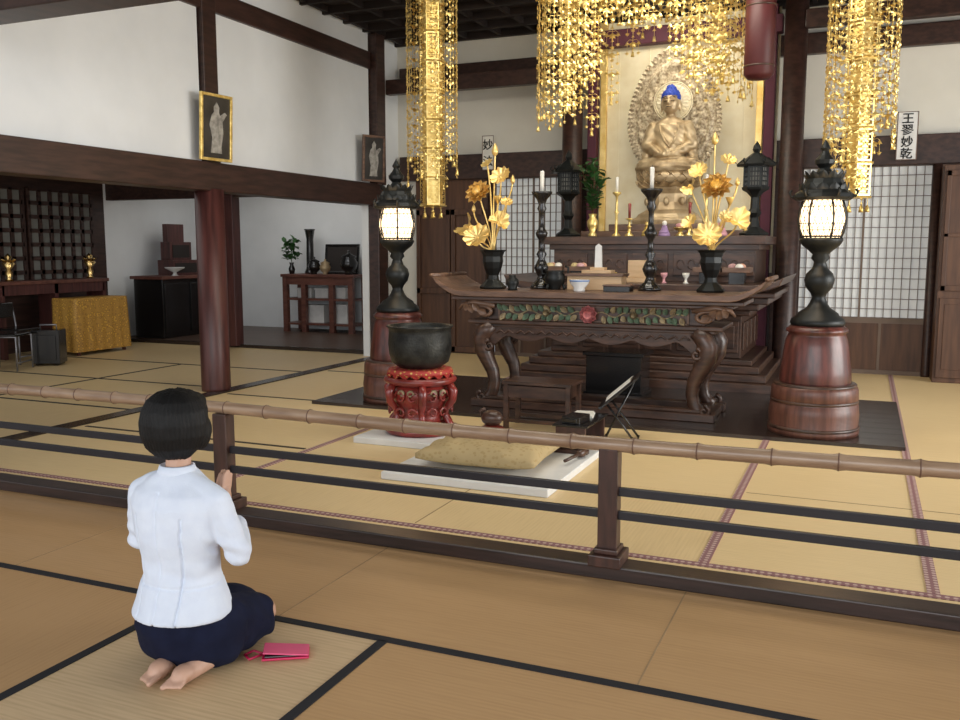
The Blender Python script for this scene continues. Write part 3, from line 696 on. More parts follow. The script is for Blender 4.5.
q=MB(); q.b2(-.16,.16,-.05,.05,0,.05); q.b2(-.13,.13,-.02,.02,.05,.24); mk('offering_plaque',q,WOOD_L,loc=(-2.22,9.6,1.13),label='pale wooden upright plaque on the lower altar step',cat='plaque',bevel=.005)
# ------------------------------------------------------------ lit lanterns on barrel pedestals
def barrel(loc,lab):
    t=th('barrel_pedestal',lab,'pedestal',loc,group='round lantern pedestals')
    q=MB(); q.lathe([(.345,0),(.35,.03),(.34,.06),(.345,.16),(.335,.24),(.32,.26),(.335,.28),(.33,.36),(.31,.40)],n=40); mk('lower_drum',q,BARREL,t)
    q=MB(); q.lathe([(.27,.39),(.275,.42),(.27,.50),(.255,.60),(.245,.68),(.235,.74),(.22,.78),(.215,.80),(.235,.81),(.235,.83),(.20,.86)],n=40); mk('upper_drum',q,REDWOOD,t)
    q=MB()
    for z,r in((.055,.352),(.265,.337),(.39,.318)): q.lathe([(r-.008,z-.014),(r,z-.008),(r,z+.008),(r-.008,z+.014)],n=40)
    mk('hoop',q,WOOD_A,t); return t
bl=barrel((-4.13,7.65,.03),'round red-brown lacquered wooden pedestal under a lit lantern'); dup(bl,loc=(-.32,7.6,.03))
def lamp(loc,lab):
    t=th('bronze_lantern',lab,'lantern',loc,group='lit bronze lanterns')
    q=MB(); q.lathe([(.20,0),(.21,.02),(.20,.05),(.16,.08),(.15,.10),(.09,.14),(.065,.18),(.05,.22),(.06,.25),(.10,.30),(.115,.36),(.10,.41),(.06,.45),(.045,.50),(.07,.53),(.06,.56),(.09,.59),(.14,.63),(.165,.67),(.16,.69)],n=24); mk('stem',q,BRONZE,t)
    rg=lambda z:.138+.040*sin(pi*min(max((z-.67)/.33,0),1))
    q=MB(); q.lathe([(rg(z)-.012,z) for z in(.69,.72,.76,.80,.84,.88,.92,.96,.99)],n=28,mi=0); mk('glowing_shade',q,GLOW,t)
    q=MB()
    for i in range(6):
        a=2*pi*i/6
        q.tube([(rg(z)*cos(a),rg(z)*sin(a),z) for z in(.68,.74,.80,.86,.92,.99)],.008,6)
    for z,rr in((.70,.008),(.75,.003),(.80,.003),(.93,.003),(.985,.008)): q.tube([(rg(z)*cos(2*pi*i/24),rg(z)*sin(2*pi*i/24),z) for i in range(25)],rr,5)
    for i in range(24):
        a=2*pi*i/24
        for sg in(-1,1):
            q.tube([(rg(z)*cos(a+sg*(z-.68)*1.7),rg(z)*sin(a+sg*(z-.68)*1.7),z) for z in(.69,.76,.83,.90,.98)],.0023,4)
    mk('lattice_cage',q,BRONZE,t)
    q=MB(); q.lathe([(.20,.98),(.225,1.0),(.215,1.03),(.18,1.06),(.15,1.11),(.14,1.14),(.12,1.17),(.06,1.2),(.04,1.23),(.07,1.26),(.075,1.29),(.04,1.33),(.025,1.36),(.04,1.38),(.0,1.45)],n=12,sm=False)
    for i in range(6): a=2*pi*i/6; q.tube([(.19*cos(a),.19*sin(a),1.03),(.235*cos(a),.235*sin(a),1.01),(.25*cos(a),.25*sin(a),1.04),(.235*cos(a),.235*sin(a),1.065)],.011,6)
    for i in range(12): a=2*pi*i/12; q.petal(RZ(a)@TR(0,.12,1.12)@RX(.9),.09,.06,.2,.2); q.petal(RZ(a)@TR(0,.17,1.03)@RX(1.1),.08,.07,.2,.3)
    mk('roof',q,BRONZE,t); return t
lm=lamp((-4.13,7.65,.89),'dark bronze lantern with glowing shade on a round pedestal'); dup(lm,loc=(-.32,7.6,.89))
# ------------------------------------------------------------ hanging ornaments
def orn(q,c,s,a,kind=0):
    M=TR(*c)@RZ(a)
    if kind==0:
        pts=[(0,0),(.35,-.25),(.9,-.45),(.5,-.7),(.6,-1.1),(.2,-.95),(0,-1.5),(-.2,-.95),(-.6,-1.1),(-.5,-.7),(-.9,-.45),(-.35,-.25)]
    else:
        pts=[(0,0),(.3,-.2),(.4,-.5),(.7,-.9),(.2,-.8),(0,-1.2),(-.2,-.8),(-.7,-.9),(-.4,-.5),(-.3,-.2)]
    vs=[M@Vector((x*s,.0,z*s)) for x,z in pts]+[M@Vector((0,-.2*s,-.55*s)),M@Vector((0,.2*s,-.55*s))]
    n=len(pts); fs=[]
    for i in range(n): fs+=[(i,(i+1)%n,n),((i+1)%n,i,n+1)]
    q.add(vs,fs,0,False)
def strand(q,x,y,zt,zb,s=.05,ang=0,spread=0,step=1.5,ph=0):
    q.tube([(x,y,zt),(x,y,zb)],.0028,4)
    z=zt-ph; k=0; A=ang+pi/2
    while z>zb+s:
        if k%3==0 and spread:
            tx,ty=cos(A),sin(A)
            for sg in(-1,1):
                q.tube([(x,y,z+.012),(x+sg*spread*tx*.6,y+sg*spread*ty*.6,z+.02),(x+sg*spread*tx,y+sg*spread*ty,z)],.0028,4)
                orn(q,(x+sg*spread*tx,y+sg*spread*ty,z),s*.9,A+R.uniform(-.2,.2),1)
                q.tube([(x+sg*spread*tx,y+sg*spread*ty,z-s*1.1),(x+sg*spread*tx,y+sg*spread*ty,z-s*2.3)],.002,4)
                orn(q,(x+sg*spread*tx,y+sg*spread*ty,z-s*2.2),s*.6,A+R.uniform(-.3,.3),0)
            orn(q,(x,y,z),s*1.15,A+R.uniform(-.15,.15),0)
        else:
            orn(q,(x,y,z),s*.65,A+R.uniform(-.3,.3),k%2)
        z-=s*step; k+=1
    q.lathe([(.004,.03),(.012,.02),(.018,-.01),(.022,-.03),(.0,-.03)],(x,y,zb),8)
HT=CZ-.1
def hanging(loc,lab,zb=1.92,w=.28,sl=2.2,dens=8,so=.045,zend=None,s_=.036):
    t=th('hanging_ornament',lab,'temple ornament',loc,group='tall gold hanging ornaments')
    q=MB(); H=HT-loc[2]
    z=zb-loc[2]
    seg=.30
    while z<H-.1:
        h=min(seg,H-z); r=.135
        for i in range(6):
            a=2*pi*i/6+pi/6; b_=2*pi*(i+1)/6+pi/6
            A=Vector((r*cos(a),r*sin(a),0));B=Vector((r*cos(b_),r*sin(b_),0))
            def qd(u0,u1,z0,z1):
                p0=A.lerp(B,u0);p1=A.lerp(B,u1); q.add([p0+Vector((0,0,z0)),p1+Vector((0,0,z0)),p1+Vector((0,0,z1)),p0+Vector((0,0,z1))],[(0,1,2,3)])
            qd(0,.10,z,z+h); qd(.90,1,z,z+h); qd(.10,.90,z,z+.025); qd(.10,.90,z+h-.025,z+h)
            for j in range(5):
                zz=z+.04+(h-.08)*j/5; qd(.42,.58,zz,zz+.03); qd(.14,.3,zz+.02,zz+.032); qd(.7,.86,zz+.02,zz+.032); qd(.3,.42,zz,zz+.012); qd(.58,.7,zz,zz+.012)
        q.lathe([(.145,z-.008),(.155,z),(.145,z+.008)],n=6,sm=False,off=pi/6)
        z+=h
    mk('banner_column',q,GOLD,t)
    q=MB(); q.lathe([(.105,zb-loc[2]+.01),(.105,H-.05)],n=6,sm=False,off=pi/6); mk('inner_lining',q,GOLDP,t)
    for i in range(6):
        q=MB(); a=2*pi*i/6; strand(q,.10*cos(a),.10*sin(a),zb-loc[2],zb-loc[2]-.10,.03,a); mk('fringe',q,GOLD,t)
    for i in range(dens):
        a=2*pi*(i+.5)/dens; q=MB(); x,y=w*cos(a),w*sin(a)
        ze=(zend(x,y,i) if zend else sl+.14*sin(i*2.3))
        strand(q,x,y,H-.05,ze-loc[2],s_,a,so,1.45,(i%3)*.04); mk('pendant_strand',q,GOLD,t)
    q=MB(); zz=H-.06; q.lathe([(w+.02,zz),(w+.03,zz+.02),(w+.0,zz+.035),(w-.03,zz+.035),(w-.03,zz)],n=12,sm=False); mk('ring_frame',q,GOLD,t)
    q=MB(); q.tube([(0,0,H-.1),(0,0,H)],.01,6); mk('hook',q,BRASS,t)
    return t
hanging((-4.31,8.8,1.9),'tall gilt hanging ornament with pendant strands beside the altar',1.95,.265,2.3,10,.045,None,.040)
hanging((-.1,8.8,1.9),'tall gilt hanging ornament with dense leaf pendants beside the altar',1.95,.29,2.15,14,.055,lambda x,y,i:(2.50 if x>.1 else 2.15)+.12*sin(i*2.3),.044)
cn=th('altar_canopy','wide gilt canopy of dangling leaf pendants above the statue','canopy',(-2.17,9.25,0))
q=MB()
for rx,ry,z in((1.06,.55,4.20),(.9,.45,4.28)):
    q.tube([(rx*cos(2*pi*i/48),ry*sin(2*pi*i/48),z) for i in range(49)],.03,8)
for i in range(10):
    a=2*pi*i/10; q.tube([(1.06*cos(a),.55*sin(a),4.20),(0,0,4.32)],.015,6)
for i in range(36): a=2*pi*i/36; q.petal(TR(1.06*cos(a),.55*sin(a),4.17)@RZ(a-pi/2)@RX(-1.2),.12,.10,.3,.2)
mk('crown_frame',q,GOLD,cn)
q=MB(); q.tube([(0,0,4.3),(0,0,4.40)],.03,8); mk('hook',q,BRASS,cn)
def zlow(x,i):
    ax=abs(x)
    if x<-.62: return 2.72+.16*abs(sin(i*1.9))
    if x>.62: return 2.90+.2*abs(sin(i*1.9))
    if ax>.35: return 3.18+.15*sin(i*2.7)
    return 3.64+.08*sin(i*3.)
for i in range(30):
    a=2*pi*(i+.5)/30; x=1.09*cos(a); y=.55*sin(a)
    q=MB(); strand(q,x,y,4.20,zlow(x,i),.048,pi/2 if abs(x)<.85 else a,.062,1.4,(i%3)*.05); mk('pendant_strand',q,GOLD,cn)
for i in range(20):
    a=2*pi*i/20+.1; x=.80*cos(a); y=.36*sin(a)
    q=MB(); strand(q,x,y,4.22,zlow(x,i+3)+.14,.048,pi/2,.062,1.4,(i%3)*.05); mk('pendant_strand',q,GOLD,cn)
t=th('hanging_banner_drum','dark red cylindrical hanging with rounded bottom','temple ornament',(-.975,8.8,3.03))
q=MB(); q.lathe([(.02,0),(.10,.01),(.135,.05),(.135,1.28)],n=24); mk('drum',q,DKRED,t)
q=MB()
for z in(.12,.65,1.18): q.lathe([(.137,z-.008),(.140,z),(.137,z+.008)],n=24)
mk('band',q,WOOD_A,t)
# ------------------------------------------------------------ bell gong on stand
st=th('gong_stand','round red lacquered stand with scrolled legs and carved panels','stand',(-3.19,6.27,.052))
q=MB(); q.lathe([(.27,0),(.285,.02),(.28,.05),(.25,.07),(.24,.05),(.24,.01)],n=40); mk('base_ring',q,RED,st)
q=MB(); q.lathe([(.24,.385),(.275,.40),(.29,.42),(.28,.445),(.24,.45),(.2,.43)],n=40); mk('top_ring',q,RED,st)
for i in range(6):
    a=2*pi*i/6; q=MB()
    P=[(.25,.40),(.29,.34),(.28,.27),(.225,.20),(.215,.14),(.25,.09),(.27,.05)]
    q.tube([(r*cos(a),r*sin(a),z) for r,z in P],[.03,.036,.032,.026,.026,.03,.034],8); mk('leg',q,RED,st)
    a2=a+pi/6; q=MB()
    for (zc,rr,mi) in((.30,.06,0),(.18,.045,0),(.33,.03,1)):
        for s in(-1,1):
            PP=[]
            for k in range(12):
                tt=k/11; an=tt*1.8*pi; r_=rr*(1-.7*tt); da=s*(.02+r_*cos(an)+rr*.6)/.25
                PP.append((.25*cos(a2+da),.25*sin(a2+da),zc+r_*sin(an)))
            q.tube(PP,[.013*(1-.4*k/11) for k in range(12)],6,mi)
    mk('scroll_panel',q,[RED,CARVY],st)
q=MB(); q.lathe([(.10,.07),(.20,.09),(.18,.13),(.19,.20),(.235,.28),(.235,.34),(.20,.39)],n=24); mk('core',q,RED,st)
q=MB(); q.lathe([(.05,0),(.23,.005),(.26,.03),(.25,.055),(.15,.06)],n=36)
for i in range(18): a=2*pi*i/18; q.petal(RZ(a)@TR(0,.22,.03)@RX(-.6),.06,.07,.3,-.3)
mk('gong_cushion',q,pattern('red_gold_cushion',(.6,.4,.1),(.40,.04,.03),30,.6,thr=.25),loc=(-3.19,6.27,.503),label='round red and gold cushion under the bowl gong',cat='cushion')
q=MB(); q.lathe([(.06,0),(.17,.01),(.225,.05),(.245,.12),(.25,.2),(.245,.28),(.248,.315),(.262,.325),(.262,.335),(.240,.335),(.232,.30),(.235,.2),(.21,.07),(.1,.03)],n=48); mk('bowl_gong',q,BRONZE_B,loc=(-3.19,6.27,.563),label='large hammered dark bronze bowl gong on a red stand',cat='gong')
# ------------------------------------------------------------ white slabs, cushion, desks
q=MB(); q.b2(-2.84,-1.69,5.0,6.60,0,.05); mk('white_floor_board',q,WCLOTH,label='low white square board under the gold cushion',cat='board',bevel=.006)
q=MB(); q.b2(-3.58,-2.86,5.88,6.62,0,.05); mk('white_floor_board',q,WCLOTH,label='low white board under the red gong stand',cat='board',bevel=.006)
q=MB(); n=28;vs=[];fs=[]
for s in(1,-1):
    for i in range(n+1):
        for j in range(n+1):
            u=i/n*2-1;v=j/n*2-1; e=(1-abs(u)**2.6)*(1-abs(v)**2.6)
            x=.41*u*(1-.05*(1-abs(v))); y=.40*v*(1-.05*(1-abs(u)))
            wr=.010*sin(9*(u+v)+3*noise.noise(Vector((u*2,v*2,0))))*(abs(u*v)**.5)
            z=.09+s*(.014+(.085 if s>0 else .068)*e**.5)+ (.016*noise.noise(Vector((u*3,v*3,s)))+wr if s>0 else 0)-(.028*math.exp(-(u*u+v*v)*50) if s>0 else 0)
            vs.append((x,y,z))
N=(n+1)**2
for i in range(n):
    for j in range(n):
        a=i*(n+1)+j; fs.append((a,a+1,a+n+2,a+n+1)); fs.append((N+a,N+a+n+1,N+a+n+2,N+a+1))
for i in range(n):
    for (a,b_) in(((i)*(n+1),(i+1)*(n+1)),((i+1)*(n+1)+n,i*(n+1)+n),(i+1,i),(n*(n+1)+i,n*(n+1)+i+1)): fs.append((a,b_,N+b_,N+a))
q.add(vs,fs,0,True)
mk('floor_cushion',q,CUSH,loc=(-2.28,5.58,.045),rz=.05,label='square gold-brown brocade floor cushion on a white board',cat='cushion')
t=th('small_desk','small dark wooden desk with drawer in front of the altar table','desk',(-2.42,7.0,.0))
q=MB(); q.b2(-.30,.30,-.17,.17,.38,.405); mk('top',q,WOOD_A,t,bevel=.004)
for sx in(-.27,.27):
    for sy in(-.14,.14):
        q=MB(); q.b2(sx-.02,sx+.02,sy-.02,sy+.02,0,.38); mk('leg',q,WOOD_A,t,bevel=.003)
q=MB(); q.b2(-.26,.26,-.15,.15,.27,.37); mk('drawer_case',q,WOOD_A,t,bevel=.003)
q=MB(); q.b2(-.27,.27,-.15,-.13,.06,.09); q.b2(-.27,.27,.13,.15,.06,.09); mk('stretcher',q,WOOD_A,t)
t=th('sutra_desk','low black lacquered sutra desk standing on the white board','desk',(-1.86,6.25,.05))
q=MB(); q.b2(-.13,.13,-.28,.28,.19,.205); mk('top',q,LACQ,t,bevel=.003)
for sy in(-.25,.25):
    q=MB(); q.b2(-.11,.11,sy-.012,sy+.012,.03,.19); q.b2(-.13,.13,sy-.03,sy+.03,0,.03); mk('leg',q,WOOD_R,t,bevel=.003)
t=th('book_stand','slim black slanted reading stand with splayed feet','book stand',(-1.70,6.78,.0),rz=-1.40)
RR=Matrix.Rotation(.72,3,'X')
q=MB(); q.box((0,.0,.40),(.38,.38,.012),0,RR); q.box((0,-.140,.285),(.38,.025,.022),0); mk('rest',q,LACQ,t,bevel=.003)
q=MB()
for s in(-1,1):
    q.tube([(s*.14,-.12,0),(s*.14,.10,.46)],.009,6); q.tube([(s*.14,.14,0),(s*.14,-.10,.32)],.009,6)
q.tube([(-.14,-.12,.012),(.14,-.12,.012)],.008,6); q.tube([(-.14,.14,.012),(.14,.14,.012)],.008,6)
mk('crossed_leg',q,LACQ,t)
t=th('open_sutra_book','thin open folded sutra book lying on a slanted stand','book',(-1.70,6.78,.0),rz=-1.40)
q=MB()
for s in(-1,1): q.box((s*.08,-.012,.414),(.15,.24,.004),0,Matrix.Rotation(.72,3,'X')@Matrix.Rotation(s*.04,3,'Y'))
mk('page',q,CANDLE,t)
q=MB(); q.box((0,-.008,.409),(.33,.26,.004),0,RR); mk('cover',q,WOOD_A,t)
q=MB(); q.tube([(0,0,0),(.26,0,.0)],.012,8); q.ell((.28,0,0),(.06,.032,.032),mi=0)
mk('wooden_striker',q,WOOD_A,loc=(-1.78,5.62,.084),rz=1.45,label='wooden gong striker with rounded head on the white board',cat='striker')
t=th('wooden_fish_drum','small dark fish-shaped wooden drum on a red cushion','wooden drum',(-2.62,6.38,.05))
q=MB(); q.ell((0,0,.04),(.10,.10,.04)); mk('cushion',q,RED,t)
q=MB(); q.ell((0,0,.13),(.09,.075,.065)); q.tube([(-.08,0,.13),(-.1,0,.18),(-.06,0,.2)],.014,8); q.box((.06,0,.12),(.08,.16,.006)); mk('drum',q,WOOD_A,t)
q=MB()
for i in range(3): q.b2(-.08+.01*i,.08-.005*i,-.11,.11,.006*i,.006*i+.005)
mk('paper_stack',q,CANDLE,loc=(-1.88,6.38,.255),rz=.2,label='small stack of white papers on the low desk',cat='papers')
q=MB(); q.b2(-.07,.07,-.1,.1,0,.05); q.b2(-.05,.05,-.11,-.1,.01,.04)
mk('black_case',q,LACQ,loc=(-1.86,6.12,.255),rz=-.1,bevel=.006,label='small black case on the low desk',cat='case')
t=th('lacquer_chest','black lacquered chest standing behind the altar table legs','chest',(-2.25,8.85,.03))
q=MB(); q.b2(-.28,.28,-.2,.2,.03,.40); q.b2(-.30,.30,-.22,.22,0,.04); mk('body',q,LACQ,t,bevel=.006)
q=MB(); q.b2(-.31,.31,-.23,.23,.40,.44); mk('lid',q,LACQ,t,bevel=.006)
# ------------------------------------------------------------ frames and signs
def frame(loc,w,h,rz,tilt,fm,lab):
    t=th('framed_picture',lab,'picture',loc,rot=(tilt,0,rz))
    q=MB(); b_=.03
    q.b2(-w/2,w/2,-.015,.015,0,b_); q.b2(-w/2,w/2,-.015,.015,h-b_,h); q.b2(-w/2,-w/2+b_,-.015,.015,b_,h-b_); q.b2(w/2-b_,w/2,-.015,.015,b_,h-b_)
    mk('frame',q,fm,t,bevel=.004)
    q=MB(); q.b2(-w/2+.02,w/2-.02,0,.01,.02,h-.02,0)
    o=h*.12; H=h*.76
    fig=[(-.16,0),(.16,0),(.14,.12),(.2,.4),(.17,.62),(.30,.78),(.24,.82),(.1,.74),(.07,.8),(.08,.9),(0,1),(-.08,.9),(-.07,.8),(-.14,.74),(-.2,.55),(-.12,.3)]
    q.prism([(x*w*1.1,o+z*H) for x,z in fig],-.006,-.001,'y',1); mk('print',q,[PHOTO_D,PHOTO_L],t); return t
frame((-6.10,7.47,2.375),.43,.66,pi/2-.1,.05,GOLDP,'gold framed dark print of a pale statue standing on the lintel')
frame((-6.06,10.58,2.375),.36,.60,pi/2-.4,.05,WOOD_AL,'dark wood framed print leaning on the corner lintel')
def sign(loc,w,h,chars,rz,fm,lab,size):
    t=th('wall_sign',lab,'sign',loc,rz=rz)
    q=MB(); q.b2(-w/2,w/2,-.01,.01,0,h); mk('board',q,fm,t,bevel=.003)
    q=MB(); q.b2(-w/2,-w/2+.008,-.014,-.01,0,h); q.b2(w/2-.008,w/2,-.014,-.01,0,h); q.b2(-w/2,w/2,-.014,-.01,0,.008); q.b2(-w/2,w/2,-.014,-.01,h-.008,h); mk('edge',q,WOOD_AL,t)
    for i,ch in enumerate(chars):
        c=bpy.data.curves.new('lettering','FONT'); c.body=ch; c.size=size; c.extrude=.002; c.offset=.002
        o=bpy.data.objects.new('tmpf',c); COL.objects.link(o)
        dg=bpy.context.evaluated_depsgraph_get(); me=bpy.data.meshes.new_from_object(o.evaluated_get(dg)); bpy.data.objects.remove(o)
        xs=[v.co.x for v in me.vertices]; ys=[v.co.y for v in me.vertices]
        mx=(min(xs)+max(xs))/2; my=(min(ys)+max(ys))/2
        for v in me.vertices: v.co.x-=mx; v.co.y-=my
        me.materials.clear(); me.materials.append(INK)
        mk('lettering',me,INK,t,loc=(0,-.014,h-.01-(i+.5)*(h-.02)/len(chars)),rot=(pi/2,0,0))
sign((.38,11.53,2.50),.22,.54,'王翏妙乾',.1,WHITE,'white vertical plaque with black brush characters on the beam',.13)
sign((-4.80,11.53,2.56),.17,.46,'妙法',0,CANDLE,'small pale plaque with black brush characters on the beam',.15)
# ------------------------------------------------------------ annex furniture
t=th('long_altar_desk','long reddish wooden desk against the lattice windows','desk',(-10.75,9.4,0))
q=MB(); q.b2(-.2,.2,-.95,.95,1.0,1.05); mk('top',q,WOOD_RB,t,bevel=.005)
for y in(-.88,0,.88):
    q=MB(); q.b2(-.17,.17,y-.03,y+.03,0,1.0); mk('leg',q,WOOD_P,t)
q=MB(); q.b2(.14,.17,-.88,.88,.86,1.0); mk('apron',q,WOOD_P,t)
for y in(8.75,10.15):
    q=MB(); q.lathe([(.06,0),(.03,.04),(.05,.1),(.035,.16),(.09,.24),(.03,.28),(.05,.33),(.0,.38)],n=16)
    for k in range(6): q.petal(RZ(k*1.05)@TR(0,.02,.22)@RX(.5),.11,.07,.3,.2)
    mk('brass_ornament',q,BRASS,loc=(-10.72,y,1.05),label='small brass lotus ornament on the long desk',cat='ornament',group='brass lotus ornaments')
t=th('cloth_covered_table','table covered with gold and orange brocade cloth','table',(-10.25,9.68,0))
q=MB()
n=80; hx,hy=.22,.47
def per(u):
    L=4*(hx+hy); d_=u*L
    if d_<2*hx: return(-hx+d_,-hy)
    d_-=2*hx
    if d_<2*hy: return(hx,-hy+d_)
    d_-=2*hy
    if d_<2*hx: return(hx-d_,hy)
    d_-=2*hx; return(-hx,hy-d_)
vs=[];fs=[]
for z,k in((.80,0),(.78,.01),(.5,.03),(.2,.05),(.05,.06)):
    for i in range(n):
        x,y=per(i/n); f_=1+k*(1+.9*sin(i*1.3)); vs.append((x*f_,y*(1+k*.6*(1+.9*sin(i*1.3))),z))
for j in range(4):
    for i in range(n): a=(i+1)%n; fs.append((j*n+i,j*n+a,(j+1)*n+a,(j+1)*n+i))
fs.append(tuple(range(n))); q.add(vs,fs,0,True); mk('brocade_cloth',q,BROC,t)
q=MB()
for sx in(-.18,.18):
    for sy in(-.42,.42): q.b2(sx-.02,sx+.02,sy-.02,sy+.02,0,.78)
q.b2(-.21,.21,-.46,.46,.76,.79); mk('frame',q,WOOD_P,t)
def chair(loc,rz):
    t=th('metal_chair','low chair with grey metal frame and dark seat','chair',loc,rz=rz)
    q=MB()
    for s in(-.2,.2): q.tube([(s,-.2,0),(s,-.2,.42),(s,.2,.42)],.012,8); q.tube([(s,.22,0),(s,.2,.42),(s,.26,.78)],.012,8)
    q.tube([(-.2,-.2,.1),(.2,-.2,.1)],.01,6); mk('frame',q,GREY,t)
    q=MB(); q.b2(-.21,.21,-.2,.22,.42,.46); mk('seat',q,LACQ,t,bevel=.015)
    q=MB(); q.box((0,.245,.68),(.4,.03,.2)); mk('backrest',q,LACQ,t,bevel=.01)
chair((-9.72,7.85,0),2.0); chair((-10.2,8.4,0),1.7)
t=th('speaker_case','black upright portable speaker case with handle','speaker',(-9.62,8.38,0),rz=.5)
q=MB(); q.b2(-.17,.17,-.13,.13,.03,.46); q.b2(-.13,.13,-.14,-.13,.08,.40); mk('body',q,LACQ,t,bevel=.015)
q=MB(); q.tube([(-.1,0,.46),(-.1,0,.52),(.1,0,.52),(.1,0,.46)],.010,8); mk('handle',q,GREY,t)
for s in(-.12,.12):
    q=MB(); q.tube([(s,-.1,.03),(s,.1,.03)],.03,12)
    mk('wheel',q,LACQ,t)
t=th('black_altar_cabinet','low black cabinet with reddish frame against the white wall','cabinet',(-10.6,11.8,.05),rz=pi/2)
q=MB(); q.b2(-.6,.6,-.3,.3,0,.95,0); mk('body',q,LACQ,t,bevel=.01)
q=MB(); q.b2(-.64,.64,-.34,.34,.95,1.0); mk('top',q,WOOD_RB,t,bevel=.005)
for x in(-.3,.3):
    q=MB(); q.b2(x-.27,x+.27,-.325,-.30,.08,.88); mk('door',q,LACQ,t,bevel=.006)
t=th('tiered_shrine_shelf','reddish tiered shelf with flat dark sheets as compartments on the cabinet','shelf',(-10.65,12.05,1.05),rz=pi/2)
q=MB(); q.b2(-.34,.34,-.12,.2,0,.25); q.b2(-.26,.26,-.0,.2,.25,.55); q.b2(-.2,.2,.1,.2,.55,.85); mk('tier',q,WOOD_P,t,bevel=.005)
q=MB(); q.b2(-.28,.28,-.125,-.115,.04,.2); q.b2(-.2,.2,-.01,.0,.29,.5); mk('compartment_shade',q,GLASSD,t)  # flat dark sheets on solid tiers, standing in for shade inside openings
q=MB(); q.lathe([(.06,0),(.03,.03),(.03,.06),(.15,.12),(.16,.14),(.13,.13)],n=24); mk('white_footed_dish',q,WHITE,loc=(-10.35,11.55,1.05),label='white footed dish standing on the black cabinet',cat='dish')
t=th('rear_altar_desk','reddish wooden stand with straight legs and shelves','desk',(-8.62,13.3,.05))
q=MB(); q.b2(-.74,.74,-.25,.3,.95,1.0); mk('top',q,WOOD_RB,t,bevel=.006)
for x in(-.66,-.28,.28,.66):
    q=MB(); q.b2(x-.045,x+.045,-.24,-.16,0,.95); mk('leg',q,WOOD_RB,t)
for x in(-.66,.66):
    q=MB(); q.b2(x-.04,x+.04,.20,.28,0,.95); mk('leg',q,WOOD_RB,t)
for z in(.12,.55):
    q=MB(); q.b2(-.70,.70,-.22,.26,z,z+.035); mk('shelf_board',q,WOOD_RB,t)
q=MB(); q.b2(-.68,.68,-.235,-.20,.82,.95); mk('apron',q,WOOD_RB,t)
t=th('dark_framed_tablet','dark framed panel leaning on the rear stand','framed panel',(-8.35,13.42,1.05),rot=(-.12,0,0))
q=MB(); q.b2(-.34,.34,-.015,.015,.0,.04); q.b2(-.34,.34,-.015,.015,.48,.52); q.b2(-.34,-.30,-.015,.015,.04,.48); q.b2(.30,.34,-.015,.015,.04,.48); mk('frame',q,LACQ,t,bevel=.004)
q=MB(); q.b2(-.31,.31,0,.01,.03,.49); mk('panel',q,GLASSD,t)
q=MB(); q.lathe([(.09,0),(.1,.03),(.07,.1),(.06,.6),(.085,.75),(.1,.78),(.07,.78)],n=20); mk('tall_black_vase',q,LACQ,loc=(-8.98,13.42,1.05),label='tall slim black vase on the rear desk',cat='vase')
def urn(loc,s,m,lab):
    q=MB(); q.lathe([(.07*s,0),(.05*s,.03*s),(.12*s,.1*s),(.14*s,.18*s),(.10*s,.25*s),(.12*s,.28*s),(.02*s,.33*s),(.03*s,.36*s),(0,.38*s)],n=20); mk('covered_urn',q,m,loc=loc,label=lab,cat='urn')
urn((-8.72,13.15,1.05),.8,LACQ,'small black covered urn on the rear desk'); urn((-8.5,13.15,1.05),.7,GOLDS,'small bronze covered urn on the rear desk'); urn((-8.06,13.2,1.05),1.1,LACQ,'black covered urn at the end of the rear desk')
for i,(x,w_,h_) in enumerate(((-8.97,.28,.14),(-8.62,.26,.14),(-8.27,.26,.16),(-8.80,.44,.28),(-8.28,.34,.30))):
    z_=.637 if i<3 else .206
    q=MB(); q.b2(-w_/2,w_/2,-.12,.12,0,h_); q.b2(-w_/2-.01,w_/2+.01,-.13,.13,h_,h_+.03); mk('white_storage_box',q,WHITE,loc=(x,13.32,z_),bevel=.004,label='white lidded box stored on the rear stand shelves',cat='box',group='white boxes under the rear desk')
def greenpot(loc):
    t=th('potted_branch','green leafy branch in a dark vase on the rear desk','plant',loc)
    q=MB(); q.lathe([(.04,0),(.06,.08),(.03,.16),(.045,.2)],n=16); mk('vase',q,LACQ,t)
    q=MB()
    for k in range(60): q.petal(TR(R.uniform(-.09,.09),R.uniform(-.09,.09),.22+.38*R.random())@RZ(R.random()*6.28)@RX(R.uniform(-.3,1)),.13,.07,.2,-.1,0,3,2)
    q.tube([(0,0,.15),(0,0,.55)],.008,5); mk('foliage',q,GREEN,t)
greenpot((-9.22,13.2,1.05))
# ------------------------------------------------------------ person
PX,PY=-2.195,2.42
pe=th('person','person kneeling in white jacket and navy skirt, hands pressed together','person',(PX,PY,.004),rz=.0)
b=MB()
for s in(-1,1):
    ox=.05
    b.cap((s*.05+ox,-.13,.030),(s*.075+ox,.0,.050),.030,.036,12)
    b.ell((s*.052+ox,-.12,.040),(.038,.05,.028)); b.ell((s*.078+ox,.02,.06),(.033,.04,.038))
    for k in range(5):
        tx=s*(.030+.0125*k)+ox; L=.045-.006*k if k else .05
        b.cap((tx,-.155,.026),(tx+s*.001*k,-.165-L*.75,.018),.0125 if k==0 else .0095,.0105 if k==0 else .0075,8)
    b.cap((s*.08+ox,.03,.055),(s*.11,.30,.058),.040,.048); b.cap((s*.11,.30,.10),(s*.085,.04,.17),.06,.09)
b.ell((0,.02,.24),(.14,.10,.12),18,10)
b.loft([(0,.02,.2,.125,.09),(0,.02,.34,.105,.075),(0,.01,.45,.11,.08),(0,0,.58,.13,.082),(0,0,.64,.10,.065),(0,.0,.69,.055,.048)],20)
b.cap((0,-.005,.66),(0,.015,.80),.046,.043)
HX=-.025
